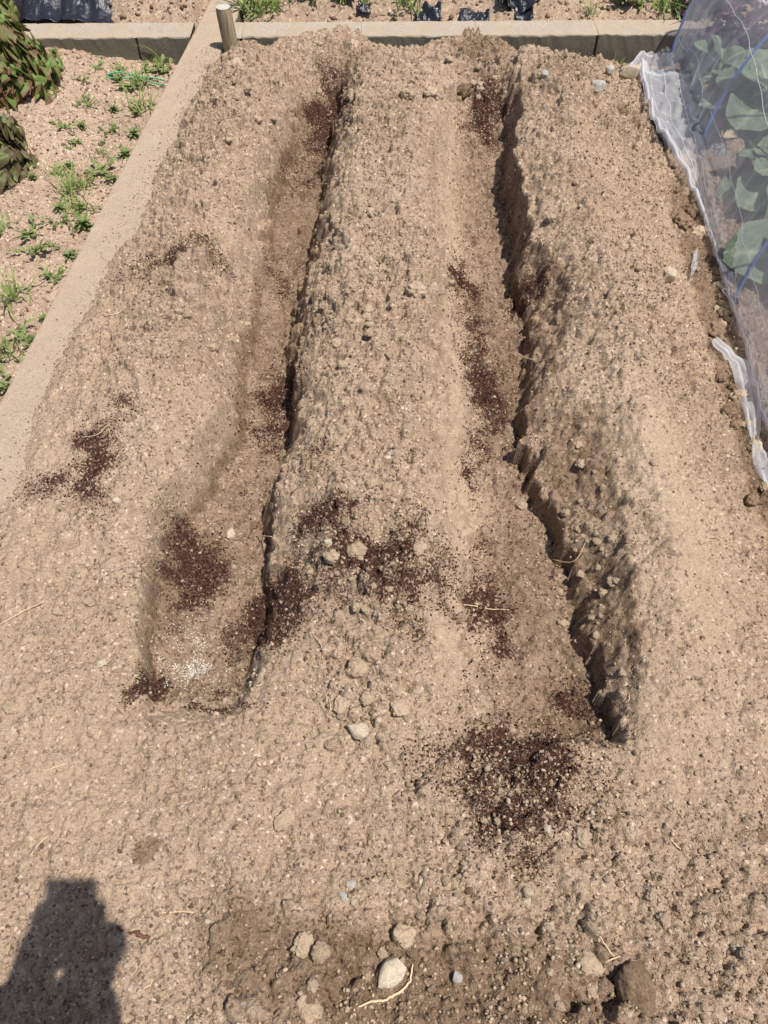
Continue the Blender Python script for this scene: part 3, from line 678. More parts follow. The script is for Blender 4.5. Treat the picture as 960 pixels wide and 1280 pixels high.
def root(pix, r, mat, label, name='root', cat='root', lift=.003, group=None):
    P_ = []
    for (px, py) in pix:
        x, y, z = on(px, py); P_.append((x, y, z + lift))
    pth = smooth_path(P_, 5); pth = [p_ + Vector((random.gauss(0, r * .4), random.gauss(0, r * .4), 0)) for p_ in pth]
    n = len(pth); rad = [r * (.45 + .75 * math.sin(math.pi * (i + .8) / (n + .6)) ** .5) for i in range(n)]
    c = sum((Vector(p_) for p_ in pth), Vector()) / n
    me_ = tube_mesh(name, [p_ - c for p_ in pth], rad, 6); o = link_mesh(name, me_, mat); o.location = c; tag(o, label, cat, group); return o
root([(443,1263),(460,1254),(483,1250),(500,1240),(512,1226),(516,1205)], .0018, M_ROOT, 'long pale dry root curling under the crusted stone')
root([(570,756),(592,759),(612,762),(636,763)], .0012, M_ROOT, 'thin straw across the near part of the right trench', 'straw', 'straw')
root([(300,668),(320,669),(340,672)], .0012, M_ROOT, 'short straw right of the angular stone in the left trench', 'straw', 'straw')
root([(118,385),(135,396),(152,395),(165,388)], .0011, M_ROOT, 'curved straw on the outer side of the left ridge', 'straw', 'straw')
root([(288,370),(290,385),(286,400)], .0011, M_ROOT, 'upright pale straw on the left trench slope', 'straw', 'straw')
root([(750,1170),(762,1190),(770,1198)], .0011, M_ROOT, 'forked straw near the broad tan clod', 'straw', 'straw')
root([(745,1212),(762,1200),(775,1196)], .0011, M_ROOT, 'straw pointing at the largest dark clod', 'straw', 'straw')
root([(838,1050),(850,1062),(862,1074)], .0010, M_ROOT, 'thin straw on the open soil at the right', 'straw', 'straw')
root([(52,965),(70,960),(85,955)], .0010, M_ROOT, 'thin straw on bare soil at the left above the shadow', 'straw', 'straw')
root([(38,1072),(50,1055),(62,1045)], .0010, M_ROOT, 'bent straw beside the top of the photographer shadow', 'straw', 'straw')
root([(0,782),(30,765),(58,752)], .0011, M_ROOT, 'long straw at the left edge', 'straw', 'straw')
root([(640,440),(668,452),(690,448)], .0011, M_ROOT, 'pale root hair hanging on the right trench wall', 'root', 'root')
root([(690,700),(712,716),(722,706)], .0011, M_ROOT, 'root ends sticking out where the right trench wall breaks', 'root', 'root')
root([(200,1142),(230,1140),(248,1143)], .0008, M_ROOT, 'hair-thin straw above the damp foreground soil', 'straw', 'straw')
root([(148,1160),(160,1164),(172,1167),(186,1174)], .0032, M_TWIG, 'dark red-brown twig lying right of the photographer shadow', 'twig', 'twig')
for i in range(10):
    px, py = random.uniform(60, 900), random.uniform(300, 1250); a = random.uniform(0, 3.14); L_ = random.uniform(8, 20)
    root([(px, py), (px + L_ * math.cos(a), py + L_ * math.sin(a)), (px + 1.9 * L_ * math.cos(a + .3), py + 1.9 * L_ * math.sin(a + .3))], .0007, M_ROOT, 'hair-fine pale root fibre loose on the soil', 'root_fibre', 'root fibre', group='root fibres strewn over the bed')

# ------------------------------------------------------------------ wooden post
pt = empty('wooden_post', (-.622, 3.505, -.14)); tag(pt, 'short weathered round wooden post in the corner of the two kerbs', 'post')
b = bmesh.new(); rows = 14; sg = 20; ring = []
for i in range(rows + 1):
    z = .295 * i / rows; rr_ = []
    for k_ in range(sg):
        th = 2 * math.pi * k_ / sg; r = .031 * (1 + .04 * mnoise.noise(Vector((math.cos(th) * 1.5, math.sin(th) * 1.5, z * 3))) + .03 * mnoise.noise(Vector((math.cos(th) * 5, math.sin(th) * 5, z * 2))))
        if i == rows: r *= .93
        rr_.append(b.verts.new((r * math.cos(th) - z * .06, r * math.sin(th), z)))
    ring.append(rr_)
for i in range(rows):
    for k_ in range(sg): b.faces.new((ring[i][k_], ring[i][(k_ + 1) % sg], ring[i + 1][(k_ + 1) % sg], ring[i + 1][k_]))
link_mesh('shaft', bm_mesh('shaft', b, True), M_WOOD, pt)
b = bmesh.new(); c0 = b.verts.new((-.0177, 0, .2975)); rg = [b.verts.new((.0285 * math.cos(2 * math.pi * k_ / sg) - .0177, .0285 * math.sin(2 * math.pi * k_ / sg), .296 + .001 * random.random())) for k_ in range(sg)]
for k_ in range(sg): b.faces.new((c0, rg[k_], rg[(k_ + 1) % sg]))
link_mesh('cut_end', bm_mesh('cut_end', b), M_WOODEND, pt)

# ------------------------------------------------------------------ plants
def leaf(L_, W_, nu=10, nv=7, ruffle=.0, rfreq=5, curl=.5, cup=.15, shape='oval', seed=0):
    """a leaf along +X starting at the origin; returns verts, quads, edge, vein"""
    V = np.zeros((nu + 1, nv, 3)); Eg = np.zeros((nu + 1, nv)); Vn = np.zeros((nu + 1, nv))
    for i in range(nu + 1):
        t = i / nu
        if shape == 'blade': wdt = W_ * (1 - t) ** .6 * (.5 + .5 * min(1, t * 5))
        elif shape == 'frill': wdt = W_ * (.25 + .75 * float(sstep(.0, .35, np.array(t)))) * math.sqrt(max(0.02, 1 - ((t - .6) / .41) ** 2 if t > .6 else 1))
        elif shape == 'spoon': wdt = W_ * (.12 + .88 * sstep(.15, .5, np.array(t))) * math.sqrt(max(0.0, 1 - ((t - .62) / .395) ** 2 if t > .62 else 1))
        else: wdt = W_ * math.sin(math.pi * min(.985, .06 + .94 * t)) ** .65 * (.75 + .25 * t)
        ang = curl * t; x = L_ * (math.sin(ang) / curl if abs(curl) > .01 else t); z = L_ * (-(1 - math.cos(ang)) / curl if abs(curl) > .01 else 0)
        for j in range(nv):
            s = j / (nv - 1) * 2 - 1
            rf = ruffle * abs(s) ** 1.5 * math.sin(rfreq * t * 6.28 + (1.5 if s > 0 else 0) + seed) * W_ + ruffle * .5 * W_ * mnoise.noise(Vector((t * 6, s * 2, seed * 3.7)))
            ed = 1 + ruffle * .25 * math.sin(rfreq * 1.7 * t * 6.28 + seed)
            V[i, j] = (x, s * wdt * ed, z + cup * abs(s) ** 1.5 * wdt + rf)
            Eg[i, j] = max(abs(s) ** 2, t ** 3); Vn[i, j] = max(0, 1 - abs(s) * 4) * (1 - .6 * t) + .5 * max(0, 1 - abs(math.sin((t * 7 - abs(s) * 1.2) * 3.14)) * 4) * (abs(s) < .85)
    id_ = np.arange((nu + 1) * nv).reshape(nu + 1, nv)
    return V.reshape(-1, 3), np.stack([id_[:-1, :-1], id_[1:, :-1], id_[1:, 1:], id_[:-1, 1:]], -1).reshape(-1, 4), Eg.ravel(), Vn.ravel()
def rot(V, az, pitch_, roll=0):
    c, s = math.cos(roll), math.sin(roll); V = V @ np.array([[1, 0, 0], [0, c, s], [0, -s, c]])
    c, s = math.cos(pitch_), math.sin(pitch_); V = V @ np.array([[c, 0, s], [0, 1, 0], [-s, 0, c]])
    c, s = math.cos(az), math.sin(az); return V @ np.array([[c, s, 0], [-s, c, 0], [0, 0, 1]])
def leaves_mesh(name, specs):
    VV, FF, EE, NN = [], [], [], []; off = 0
    for (org, az, pi_, roll, kw) in specs:
        V, Fc, e, v = leaf(**kw); V = rot(V, az, pi_, roll) + np.array(org); VV.append(V); FF.append(Fc + off); EE.append(e); NN.append(v); off += len(V)
    me_ = from_np(name, np.concatenate(VV), np.concatenate(FF)); attr(me_, 'edge', np.concatenate(EE)); attr(me_, 'vein', np.concatenate(NN)); return me_
def plant(name, loc, specs, mat, label, cat, group=None, stem_r=.006, stem_h=.03, stem_mat=None, part='leaves'):
    o = empty(name, loc); tag(o, label, cat, group)
    link_mesh(part, leaves_mesh(part, specs), mat, o)
    link_mesh('stem', tube_mesh('stem', [(0, 0, -.02), (0, 0, stem_h * .5), (0.002, 0, stem_h)], [stem_r, stem_r * .9, stem_r * .6], 6), stem_mat or mat, o)
    return o
def lettuce(px, py, r, z, mat, label, n=60, seed=0, h=1.0):
    x, y, _ = G(px, py, z); rd = random.Random(seed); sp = []
    for i in range(n):
        # leaf tips fill a low dome: outer leaves sprawl, inner ones stand
        t = (i + .5) / n; a = i * 2.4 + rd.gauss(0, .2); rr_ = r * (1 - t) ** .5 * .62 * rd.uniform(.78, 1.22); ln = r * rd.uniform(.20, .34)
        sp.append(((rr_ * math.cos(a), rr_ * math.sin(a), .02 + .62 * r * t ** .6 + rd.gauss(0, .022)), a + rd.gauss(0, .9), rd.uniform(-.2, .5) + .6 * t, rd.gauss(0, .45),
                   dict(L_=ln, W_=ln * .60, nu=18, nv=15, ruffle=.7, rfreq=3.4, curl=rd.uniform(.1, .9), cup=.05, shape='frill', seed=rd.random() * 20)))
    return plant('lettuce', (x, y, z), sp, mat, label, 'lettuce', stem_r=.012, stem_h=.05)
lettuce(-6, 118, .30, -.06, M_LETT, 'large frilly green and bronze lettuce in the far left corner', 300, 1, 1)
lettuce(-34, 42, .26, -.05, M_LETT, 'frilly green lettuce behind the large one, at the far kerb', 180, 4, 1)
lettuce(-26, 224, .25, -.09, M_LETT2, 'darker bronze lettuce in front, at the left edge', 180, 2, 1)

def weed_specs(kind, rd, s):
    sp = []
    if kind == 'grass':
        for i in range(34):
            sp.append(((rd.gauss(0, .014 * s), rd.gauss(0, .014 * s), 0), rd.uniform(0, 6.28), rd.uniform(.6, 1.5), rd.gauss(0, .4), dict(L_=rd.uniform(.03, .075) * s, W_=.0018, nu=5, nv=3, ruffle=0, curl=rd.uniform(.3, 1.3), cup=.2, shape='blade', seed=i)))
    elif kind == 'rosette':
        for i in range(22):
            t = i / 22; sp.append(((0, 0, .004 + .012 * t), i * 2.4, .15 + 1.0 * t, rd.gauss(0, .2), dict(L_=rd.uniform(.018, .034) * s, W_=.0055 * s, nu=6, nv=5, ruffle=.2, curl=.6, cup=.2, seed=i)))
    else:  # sprawling shoots
        for j in range(6):
            a = rd.uniform(0, 6.28); L_ = rd.uniform(.02, .05) * s
            for i in range(6):
                t = i / 6; sp.append(((L_ * t * math.cos(a), L_ * t * math.sin(a), .004 + .02 * t * s), a + rd.uniform(-1.4, 1.4), rd.uniform(.1, 1.1), rd.gauss(0, .4), dict(L_=rd.uniform(.010, .022) * s, W_=.0045 * s, nu=5, nv=3, ruffle=.1, curl=.5, cup=.2, seed=i)))
    return sp
def make_weed(kind, seed, s=1.0):
    rd = random.Random(seed); e = empty({'grass': 'grass_tuft', 'rosette': 'rosette_weed', 'sprawl': 'sprawling_weed'}[kind]);
    link_mesh('leaves', leaves_mesh('leaves', weed_specs(kind, rd, s)), M_GRASS if kind == 'grass' else M_WEED, e)
    if kind != 'grass': link_mesh('stem', tube_mesh('stem', [(0, 0, -.01), (0, 0, .008), (.001, 0, .016)], [.0016, .0015, .001], 5), M_WEED, e)
    return e
def dup(root_):
    r = root_.copy(); COL.objects.link(r)
    for ch in list(root_.children): c = ch.copy(); COL.objects.link(c); c.parent = r
    return r
PROTO = {}
def weed(kind, v, px, py, z, s, label, group=None, fz=f_left):
    p_ = G(px, py, z); zz = float(fz(np.array([p_[0]]), np.array([p_[1]]))[0]); 
    p_ = G(px, py, zz); zz = float(fz(np.array([p_[0]]), np.array([p_[1]]))[0])
    key = (kind, v)
    if key not in PROTO: PROTO[key] = make_weed(kind, v * 13 + 5); o = PROTO[key]
    else: o = dup(PROTO[key])
    o.location = (p_[0], p_[1], zz - .002); o.rotation_euler = (0, 0, random.uniform(0, 6.28)); o.scale = (s, s, s)
    tag(o, label, {'grass': 'grass', 'rosette': 'weed', 'sprawl': 'weed'}[kind], group); return o
W = [('rosette',0,70,72,.9,'small green weed on the mound crest next to the far lettuce'),('sprawl',0,103,102,.8,'little weed high on the pale mound'),('sprawl',1,108,128,1.1,'bright green weed in the middle of the mound slope'),
 ('rosette',1,143,139,.9,'weed right of the mound, halfway to the side kerb'),('sprawl',2,150,100,1.6,'sprawling green patch left end under the green twine'),('sprawl',0,165,112,1.6,'thick green weed patch just below the green twine'),
 ('grass',0,178,110,1.5,'grassy tuft below the green twine near the side kerb'),('grass',1,195,75,2.2,'tall tuft in the corner of far kerb and side kerb'),('sprawl',1,205,92,1.6,'leafy weed in the kerb corner behind the twine'),
 ('sprawl',2,190,92,1.3,'weed with mauve tint left of the corner tuft'),('grass',2,232,52,1.4,'thin grass growing at the side kerb crossing'),('sprawl',0,122,84,.9,'small weed at the foot of the far kerb near its joint'),
 ('sprawl',1,153,85,1.0,'small weed at the far kerb right of the joint'),('grass',0,182,136,1.7,'upright grassy weed against the side kerb'),('sprawl',2,172,142,1.1,'weed patch left of the upright grassy weed'),
 ('sprawl',0,82,158,1.1,'green weed left of a row of three on the flat'),('rosette',0,103,160,.8,'middle weed of the row of three on the flat'),('sprawl',1,97,175,1.0,'yellowish weed below the row of three'),
 ('sprawl',2,138,165,1.1,'pale branching weed in the middle of the weedy plot'),('rosette',1,168,171,1.1,'weed beside the side kerb, upper middle'),('grass',1,128,192,.8,'small grassy weed below the pale branching weed'),
 ('rosette',0,157,194,1.1,'bright weed near the side kerb'),('sprawl',0,127,220,1.5,'broad leafy weed near the side kerb'),('sprawl',1,140,222,1.2,'right half of the leafy weed pair near the side kerb'),
 ('rosette',1,88,210,.9,'weed left of centre on the flat'),('grass',2,72,218,1.1,'grassy weed left on the flat'),('grass',0,90,240,1.7,'tall pale grass tuft in the middle of the plot'),
 ('grass',1,104,233,1.2,'smaller pale tuft right of the tall pale one'),('rosette',0,42,224,.8,'lone small weed by the bronze lettuce'),('grass',2,102,262,1.6,'spreading grass below the tall pale tuft'),
 ('rosette',1,76,263,1.0,'weed left of the spreading grass'),('sprawl',2,76,279,1.1,'green weed below the pair by the spreading grass'),('rosette',0,107,284,1.3,'bright green rosette close to the side kerb'),
 ('sprawl',0,38,290,1.4,'leafy sprawling weed upper left part of the pair at the left'),('sprawl',1,43,315,1.5,'leafy sprawling weed lower part of the pair at the left'),('sprawl',2,4,292,1.3,'leafy weed cut by the left edge'),('rosette',1,87,321,.9,'small rosette at the side kerb'),
 ('sprawl',1,62,341,.8,'reddish little weed near the side kerb'),('grass',0,18,372,1.7,'large yellow-green grass tuft at the left edge'),('sprawl',0,73,350,.9,'small weed squeezed against the side kerb'),
 ('sprawl',2,33,428,1.4,'leafy weed against the lower side kerb'),('grass',1,12,442,1.5,'grass tuft beside the leafy one, lower left'),('sprawl',1,8,484,1.4,'lowest weed in the corner of plot and side kerb'),('rosette',0,55,400,.7,'tiny weed against the kerb, lower plot')]
for (k_, v, px, py, s, lab) in W: weed(k_, v, px, py, -.08, s, lab)
# more sprouting weeds along the side kerb, alike
for i in range(16):
    px = random.uniform(40, 200); py = random.uniform(95, 330)
    p_ = G(px, py, -.09)
    if p_[0] > kerb_left_x(p_[1]) - .04: continue
    weed('sprawl', random.randrange(3), px, py, -.08, random.uniform(.4, .7), 'tiny green seedling sprouting in the pale soil', 'seedlings in the weedy plot')
# weeds beyond the far kerb
WF = [('grass',0,315,22,3.0,'bright tall grass clump behind the wooden post'),('grass',1,326,18,2.6,'bright grass right of the tallest clump behind the post'),('grass',2,345,22,1.8,'yellowing low grass right of the bright clump'),
 ('grass',1,511,22,2.4,'green grass clump growing by torn black film beyond the kerb'),('sprawl',0,388,14,1.8,'small weed beyond the kerb left of the black film'),('grass',2,425,20,1.4,'yellowish grass beyond the kerb by the curled film'),
 ('sprawl',1,800,12,2.4,'green weed beyond the kerb near the first hoop'),('grass',0,826,20,2.0,'yellow-green grass at the foot of the first hoop'),('sprawl',2,775,14,2.2,'pale weed beyond the kerb left of the hoop'),('grass',2,850,14,2.2,'grass seen through the end of the net'),
 ('grass',1,875,14,2.4,'grass under the net beyond the kerb'),('grass',2,455,22,1.2,'dry low grass beyond the kerb'),('grass',0,735,20,1.2,'sparse grass right of the crumpled film')]
for (k_, v, px, py, s, lab) in WF: weed(k_, v, px, py, 0, s, lab, fz=f_far)
weed('grass', 0, 775, 88, 0, 1.0, 'thin grass sprouting at the foot of the far kerb by the net', fz=lambda a, b_: np.array([-.12]))

# green twine
def fl(px, py): 
    z = -.09
    for _ in range(3): p_ = G(px, py, z); z = float(f_left(np.array([p_[0]]), np.array([p_[1]]))[0])
    return (p_[0], p_[1], z + .012)
for i, (off, lb) in enumerate(((0, 'green garden twine strung over the weeds, upper strand'), (6, 'green garden twine over the weeds, lower strand'))):
    pth = smooth_path([fl(134, 95 + off), fl(150, 96 + off), fl(175, 99 + off * .6), fl(192, 101 + off), fl(207, 105 + off)], 6); c = pth[0].copy()
    o = link_mesh('garden_twine', tube_mesh('garden_twine', [p_ - c for p_ in pth], .003, 6), M_HOSE); o.location = c; tag(o, lb, 'twine')

# ------------------------------------------------------------------ black mulch film
def film(x0, x1, y0, y1, fz, amp, label, st=.012, fold=(1, 0), seed=0, name='mulch_film', th=.0008):
    ax = np.arange(x0, x1 + st, st); ay = np.arange(y0, y1 + st, st); A, Bq = np.meshgrid(ax, ay)
    ragx = A + .012 * fbm(A, Bq, .08, 3, 200 + seed); ragy = Bq + .012 * fbm(A, Bq, .08, 3, 210 + seed)
    u = A * fold[0] + Bq * fold[1]; v = -A * fold[1] + Bq * fold[0]
    Z = fz(A, Bq) + amp * (1 - np.abs(vn(u, v * .2, .045, 220 + seed)) * 1.8) + amp * .6 * np.abs(vn(u, v * .35, .02, 225 + seed)) + .4 * amp * fbm(A, Bq, .1, 2, 230 + seed)
    n1, n2 = A.shape; id_ = np.arange(n1 * n2).reshape(n1, n2); f = np.stack([id_[:-1, :-1], id_[:-1, 1:], id_[1:, 1:], id_[1:, :-1]], -1).reshape(-1, 4)
    c = np.array([(x0 + x1) / 2, (y0 + y1) / 2, 0]); 
    m_ = from_np(name, np.stack([ragx, ragy, Z], -1).reshape(-1, 3) - c, f); o = link_mesh(name, m_, M_FILM); o.location = c
    md = o.modifiers.new('thickness', 'SOLIDIFY'); md.thickness = th
    tag(o, label, 'mulch film'); return o
film(-1.85, -1.15, 3.765, 4.6, lambda A, Bq: -.035 + .15 * sstep(3.77, 4.1, Bq) + .03 * sstep(-1.8, -1.5, A) - .05 * sstep(-1.28, -1.13, A) + np.maximum(0, f_far(A, Bq)) * .3, .012, 'sheet of glossy black mulch film stretched over the bed in the far left corner', .008, (1, 0), 1)
FS = [(G(430,4), .10, .10, 'curled black film scrap beyond the kerb, leftmost', 2, .03), (G(455,12), .06, .05, 'small torn black film piece right of the curled one', 3, .02), (G(534,19), .10, .09, 'folded black film beside the grass clump', 4, .025),
      (G(595,20), .13, .07, 'flat shiny piece of black film half buried beyond the kerb', 5, .012), (G(645,8), .16, .10, 'crumpled pile of black film beyond the kerb', 6, .05), (G(655,18), .07, .07, 'corner of black film pointing at the kerb', 7, .02)]
for (p_, wx_, wy_, lb, sd_, am) in FS:
    film(p_[0] - wx_ / 2, p_[0] + wx_ / 2, p_[1] - wy_ / 2, p_[1] + wy_ / 2 + .02, lambda A, Bq: f_far(A, Bq) + .012, am, lb, .005, (.8, .6), sd_)
p_ = G(781, 138, -.1)
film(p_[0] - .035, p_[0] + .06, p_[1] - .13, p_[1] + .12, lambda A, Bq: -.10 + .02 * vn(A, Bq, .05, 5), .018, 'crumpled black film edge poking out beside the net skirt', .005, (.9, .4), 9)

# ------------------------------------------------------------------ netted tunnel on the right
HB = [(1.22, 3.593, -.10), (1.156, 2.827, -.10), (1.092, 2.017, -.10), (1.03, 1.22, -.10), (.97, .42, -.10)]
HA, HH = .35, .60
hlab = ['blue hoop at the far end of the net tunnel', 'blue hoop second from the far end, crossing the cabbages', 'blue hoop third from the far end, at the right edge', 'blue hoop of the net tunnel nearest the camera but one', 'nearest blue hoop of the net tunnel']
for (bx, by, bz), lb in zip(HB, hlab):
    P_ = [(bx, by, bz - .06)] + [(bx + HA - HA * math.cos(R(a)), by, bz + HH * math.sin(R(a))) for a in range(0, 181, 6)] + [(bx + 2 * HA, by, bz - .06)]
    c = Vector((bx, by, bz)); o = link_mesh('tunnel_hoop', tube_mesh('tunnel_hoop', [Vector(q) - c for q in P_], .0052, 10), M_HOOP); o.location = c; tag(o, lb, 'hoop', 'blue hoops holding up the net')
hy = np.array([h[1] for h in HB][::-1]); hx = np.array([h[0] for h in HB][::-1])
NY, NU = 420, 210
Hs = blur(Hm, 6)
def hs(x, y):
    x = float(x); y = float(y)
    if x > X1 - .03 or y > Y1: return -.11
    return float(Hs[min(max(int((y - Y0) / ST), 0), ny - 1), min(max(int((x - X0) / ST), 0), nx - 1)])
Y_a, Y_b = .2, 3.66
film(1.00, 1.24, 2.55, 3.52, lambda A, Bq: np.vectorize(hs)(A, Bq) + .010 - .05 * (1 - sstep(2.68, 2.8, Bq)), .008, 'black mulch film lying under the net skirt at the far right', .006, (.9, .4), 12)
Vn_ = np.zeros((NY, NU, 3)); gat = np.zeros((NY, NU)); thr = np.zeros((NY, NU))
ys = np.linspace(Y_a, Y_b, NY)
skx = np.array([.2, 1.377, 1.8, 2.017, 2.45, 2.615, 2.827, 3.1, 3.423, 3.512, 3.6, 3.66]); sko = np.array([.05, .05, .035, .045, .06, .10, .165, .20, .20, .19, .13, .05])
UU = np.linspace(0, 1, NU)
for i, y in enumerate(ys):
    bx = float(np.interp(y, hy, hx)); sk = float(np.interp(y, skx, sko))
    dh = np.min(np.abs(hy - y)); sag = min(dh / .4, 1.0)
    end = float(sstep(3.59, 3.66, np.array(y)))
    for j, u in enumerate(UU):
        if u < .16:        # skirt lying on the soil, its hem rolled
            q = u / .16; x = bx - sk * (1 - q); z = hs(x, y) + .022 + .018 * math.exp(-((q - .10) / .10) ** 2)
            fold = .010 * (1 - abs(vn(np.array(q * .3 + 5), np.array(y), .05, 301))) * (.4 + q) + .006 * float(vn(np.array(q * .2), np.array(y), .02, 305))
            z += float(fold); g_ = .55 * math.exp(-((q - .04) / .07) ** 2) + .06
            if y > 3.35: z += .03 * float(sstep(3.35, 3.55, np.array(y))) * q
        elif u < .9:
            a = (u - .16) / .74 * math.pi; hh = HH * (1 - .05 * sag) * (1 - .0 * end)
            x = bx + HA - (HA - .012 * sag) * math.cos(a); z0_ = hs(x, y) + .024; z = z0_ * (1 - math.sin(a)) + (-.088 + hh) * math.sin(a)
            nrm_ = (-math.cos(a), math.sin(a)); low = 1 - math.sin(a) ** .5
            f_ = .008 * float(vn(np.array(a * .10), np.array(y), .06, 311)) * (.3 + 1.4 * low) + .006 * float(1 - 2 * abs(vn(np.array(a * .12 + y * .6), np.array(y + .10 * a), .035, 313))) * (.5 + low) + .010 * sag * float(vn(np.array(a * .2), np.array(y), .16, 315))
            f_ *= (.25 + .75 * min(dh / .05, 1)); x += nrm_[0] * f_; z += nrm_[1] * f_ + .006
            g_ = .10 * low + .5 * max(0, float(1 - 7 * abs(vn(np.array(a * .22 + y * .5), np.array(y + .14 * a), .09, 313)))) + .07 * max(0, 1 - dh / .03)
        else:
            q = (u - .9) / .1; x = bx + 2 * HA + .12 * q; z = -.09 + .01 * math.sin(q * 9); g_ = .3
        Vn_[i, j] = (x, y, z); gat[i, j] = g_
id_ = np.arange(NY * NU).reshape(NY, NU); f = np.stack([id_[:-1, :-1], id_[:-1, 1:], id_[1:, 1:], id_[1:, :-1]], -1).reshape(-1, 4)
keep = ys[:-1] < 3.60
kk = np.repeat(keep, NU - 1) | (np.tile(UU[:-1] < .17, NY - 1))
netroot = empty('insect_net', (1.3, 2.0, -.1)); tag(netroot, 'fine translucent white insect netting drawn over the hoops and cabbages', 'net')
off = np.array([1.3, 2.0, -.1])
me_ = from_np('net_cover', Vn_.reshape(-1, 3) - off, f[kk]); attr(me_, 'gather', gat); attr(me_, 'thread', thr)
link_mesh('net_cover', me_, M_NET, netroot)
# the closed far end: the net falls from the last hoop and is bunched on the ground
NA, NR = 90, 30; Ve = np.zeros((NR, NA, 3)); ge = np.zeros((NR, NA)); bx, by, bz = HB[0]
for i in range(NR):
    t = i / (NR - 1)
    for j in range(NA):
        a = math.pi * j / (NA - 1); r = 1 - .96 * t
        x = bx + HA - HA * math.cos(a) * (1 - .25 * t); z0 = -.085 + HH * math.sin(a); z = z0 * (1 - t) + (-.085) * t
        y = by + .015 * float(vn(np.array(a * .3), np.array(t), .12, 401)) + .008 * float(vn(np.array(a * .3), np.array(t * .3), .02, 403)) + .02 * t
        Ve[i, j] = (x, y, z + .004); ge[i, j] = .05 + .25 * t ** 3
idq = np.arange(NR * NA).reshape(NR, NA); f = np.stack([idq[:-1, :-1], idq[:-1, 1:], idq[1:, 1:], idq[1:, :-1]], -1).reshape(-1, 4)
me_ = from_np('net_end', Ve.reshape(-1, 3) - off, f); attr(me_, 'gather', ge); attr(me_, 'thread', np.zeros(NR * NA)); link_mesh('net_end', me_, M_NET, netroot)
# marker threads woven into the net, running the length of it
M_THREAD = simple('white_thread', (.82, .84, .88), .7, .2, .04)
TH = [(.045, 2.2, 3.45), (.085, 2.45, 3.4), (.125, 2.5, 3.42), (.20, .3, 3.58), (.30, .3, 3.58), (.42, .3, 3.58), (.55, .3, 3.58), (.7, .3, 3.58)]
for (u, ya, yb) in TH:
    P_ = []
    for i, y in enumerate(ys):
        if ya < y < yb and i % 9 == 0:
            j = int(u * (NU - 1) + 1.5 * math.sin(y * 5 + u * 40)); v = Vn_[i, max(0, min(NU - 1, j))]; P_.append(Vector(v - off) + Vector((-.002, 0, .003)))
    link_mesh('marker_thread', tube_mesh('marker_thread', smooth_path(P_, 4), .0005, 4), M_THREAD, netroot)
# rolled, whitish hem of the skirt
P_ = [Vector(Vn_[i, 1] - off) + Vector((.004, 0, .006 + .004 * mnoise.noise(Vector((0, ys[i] * 20, 0))))) for i in range(0, NY, 3) if 2.4 < ys[i] < 3.60]
hem = tube_mesh('hem', P_, [.005 + .004 * mnoise.noise(Vector((ys[i * 3 % NY] * 30, 3, 0))) for i in range(len(P_))], 8)
for q in ('gather', 'thread'): attr(hem, q, np.full(len(hem.vertices), .3 if q == 'gather' else 0))
link_mesh('hem', hem, M_NET, netroot)
# clips at the feet of the hoops
for i, (p_, lb) in enumerate((((1.19, 3.56, -.075), 'black clip holding the net at the foot of the far hoop'), ((1.125, 2.80, -.078), 'black clip with bright wire on the net at the second hoop'), ((1.075, 1.99, -.078), 'bright wire clip at the foot of the third hoop'))):
    e = empty('net_clip', p_, .5 + i); tag(e, lb, 'clip')
    b = bmesh.new(); bmesh.ops.create_cube(b, size=1); bmesh.ops.scale(b, vec=(.036, .012, .018), verts=b.verts); bmesh.ops.bevel(b, geom=b.edges[:], offset=.003, segments=2, affect='EDGES')
    for v in b.verts: v.co.y *= (1.4 if v.co.x < 0 else .6)
    link_mesh('jaw', bm_mesh('jaw', b, True), M_CLIPB, e)
    for s_ in (-1, 1):
        link_mesh('wire_lever', tube_mesh('wire_lever', smooth_path([(.012, s_ * .008, .004), (.03, s_ * .011, .016), (.042, s_ * .004, .022), (.03, 0, .024)], 4), .0012, 6), M_METAL, e)
e = empty('wooden_lath', (1.12, 2.77, -.07), .45); tag(e, 'split wooden lath pinning the net at the second hoop', 'lath')
b = bmesh.new(); bmesh.ops.create_cube(b, size=1); bmesh.ops.scale(b, vec=(.11, .014, .010), verts=b.verts); bmesh.ops.subdivide_edges(b, edges=b.edges[:], cuts=3)
for v in b.verts: v.co += Vector((0, 1, 1)) * .002 * mnoise.noise(v.co * 60)
link_mesh('lath_body', bm_mesh('lath_body', b), M_WOOD, e)
# paper tag seen in the skirt
tx = G(848, 134, -.06); b = bmesh.new(); bmesh.ops.create_cube(b, size=1); bmesh.ops.scale(b, vec=(.018, .045, .0012), verts=b.verts); bmesh.ops.bevel(b, geom=b.edges[:], offset=.0004, segments=1, affect='EDGES')
o = link_mesh('care_tag', bm_mesh('care_tag', b), M_WHITE); o.location = tx; o.rotation_euler = (.3, .2, -.35); tag(o, 'small pale blue tag lying on the net skirt', 'tag')
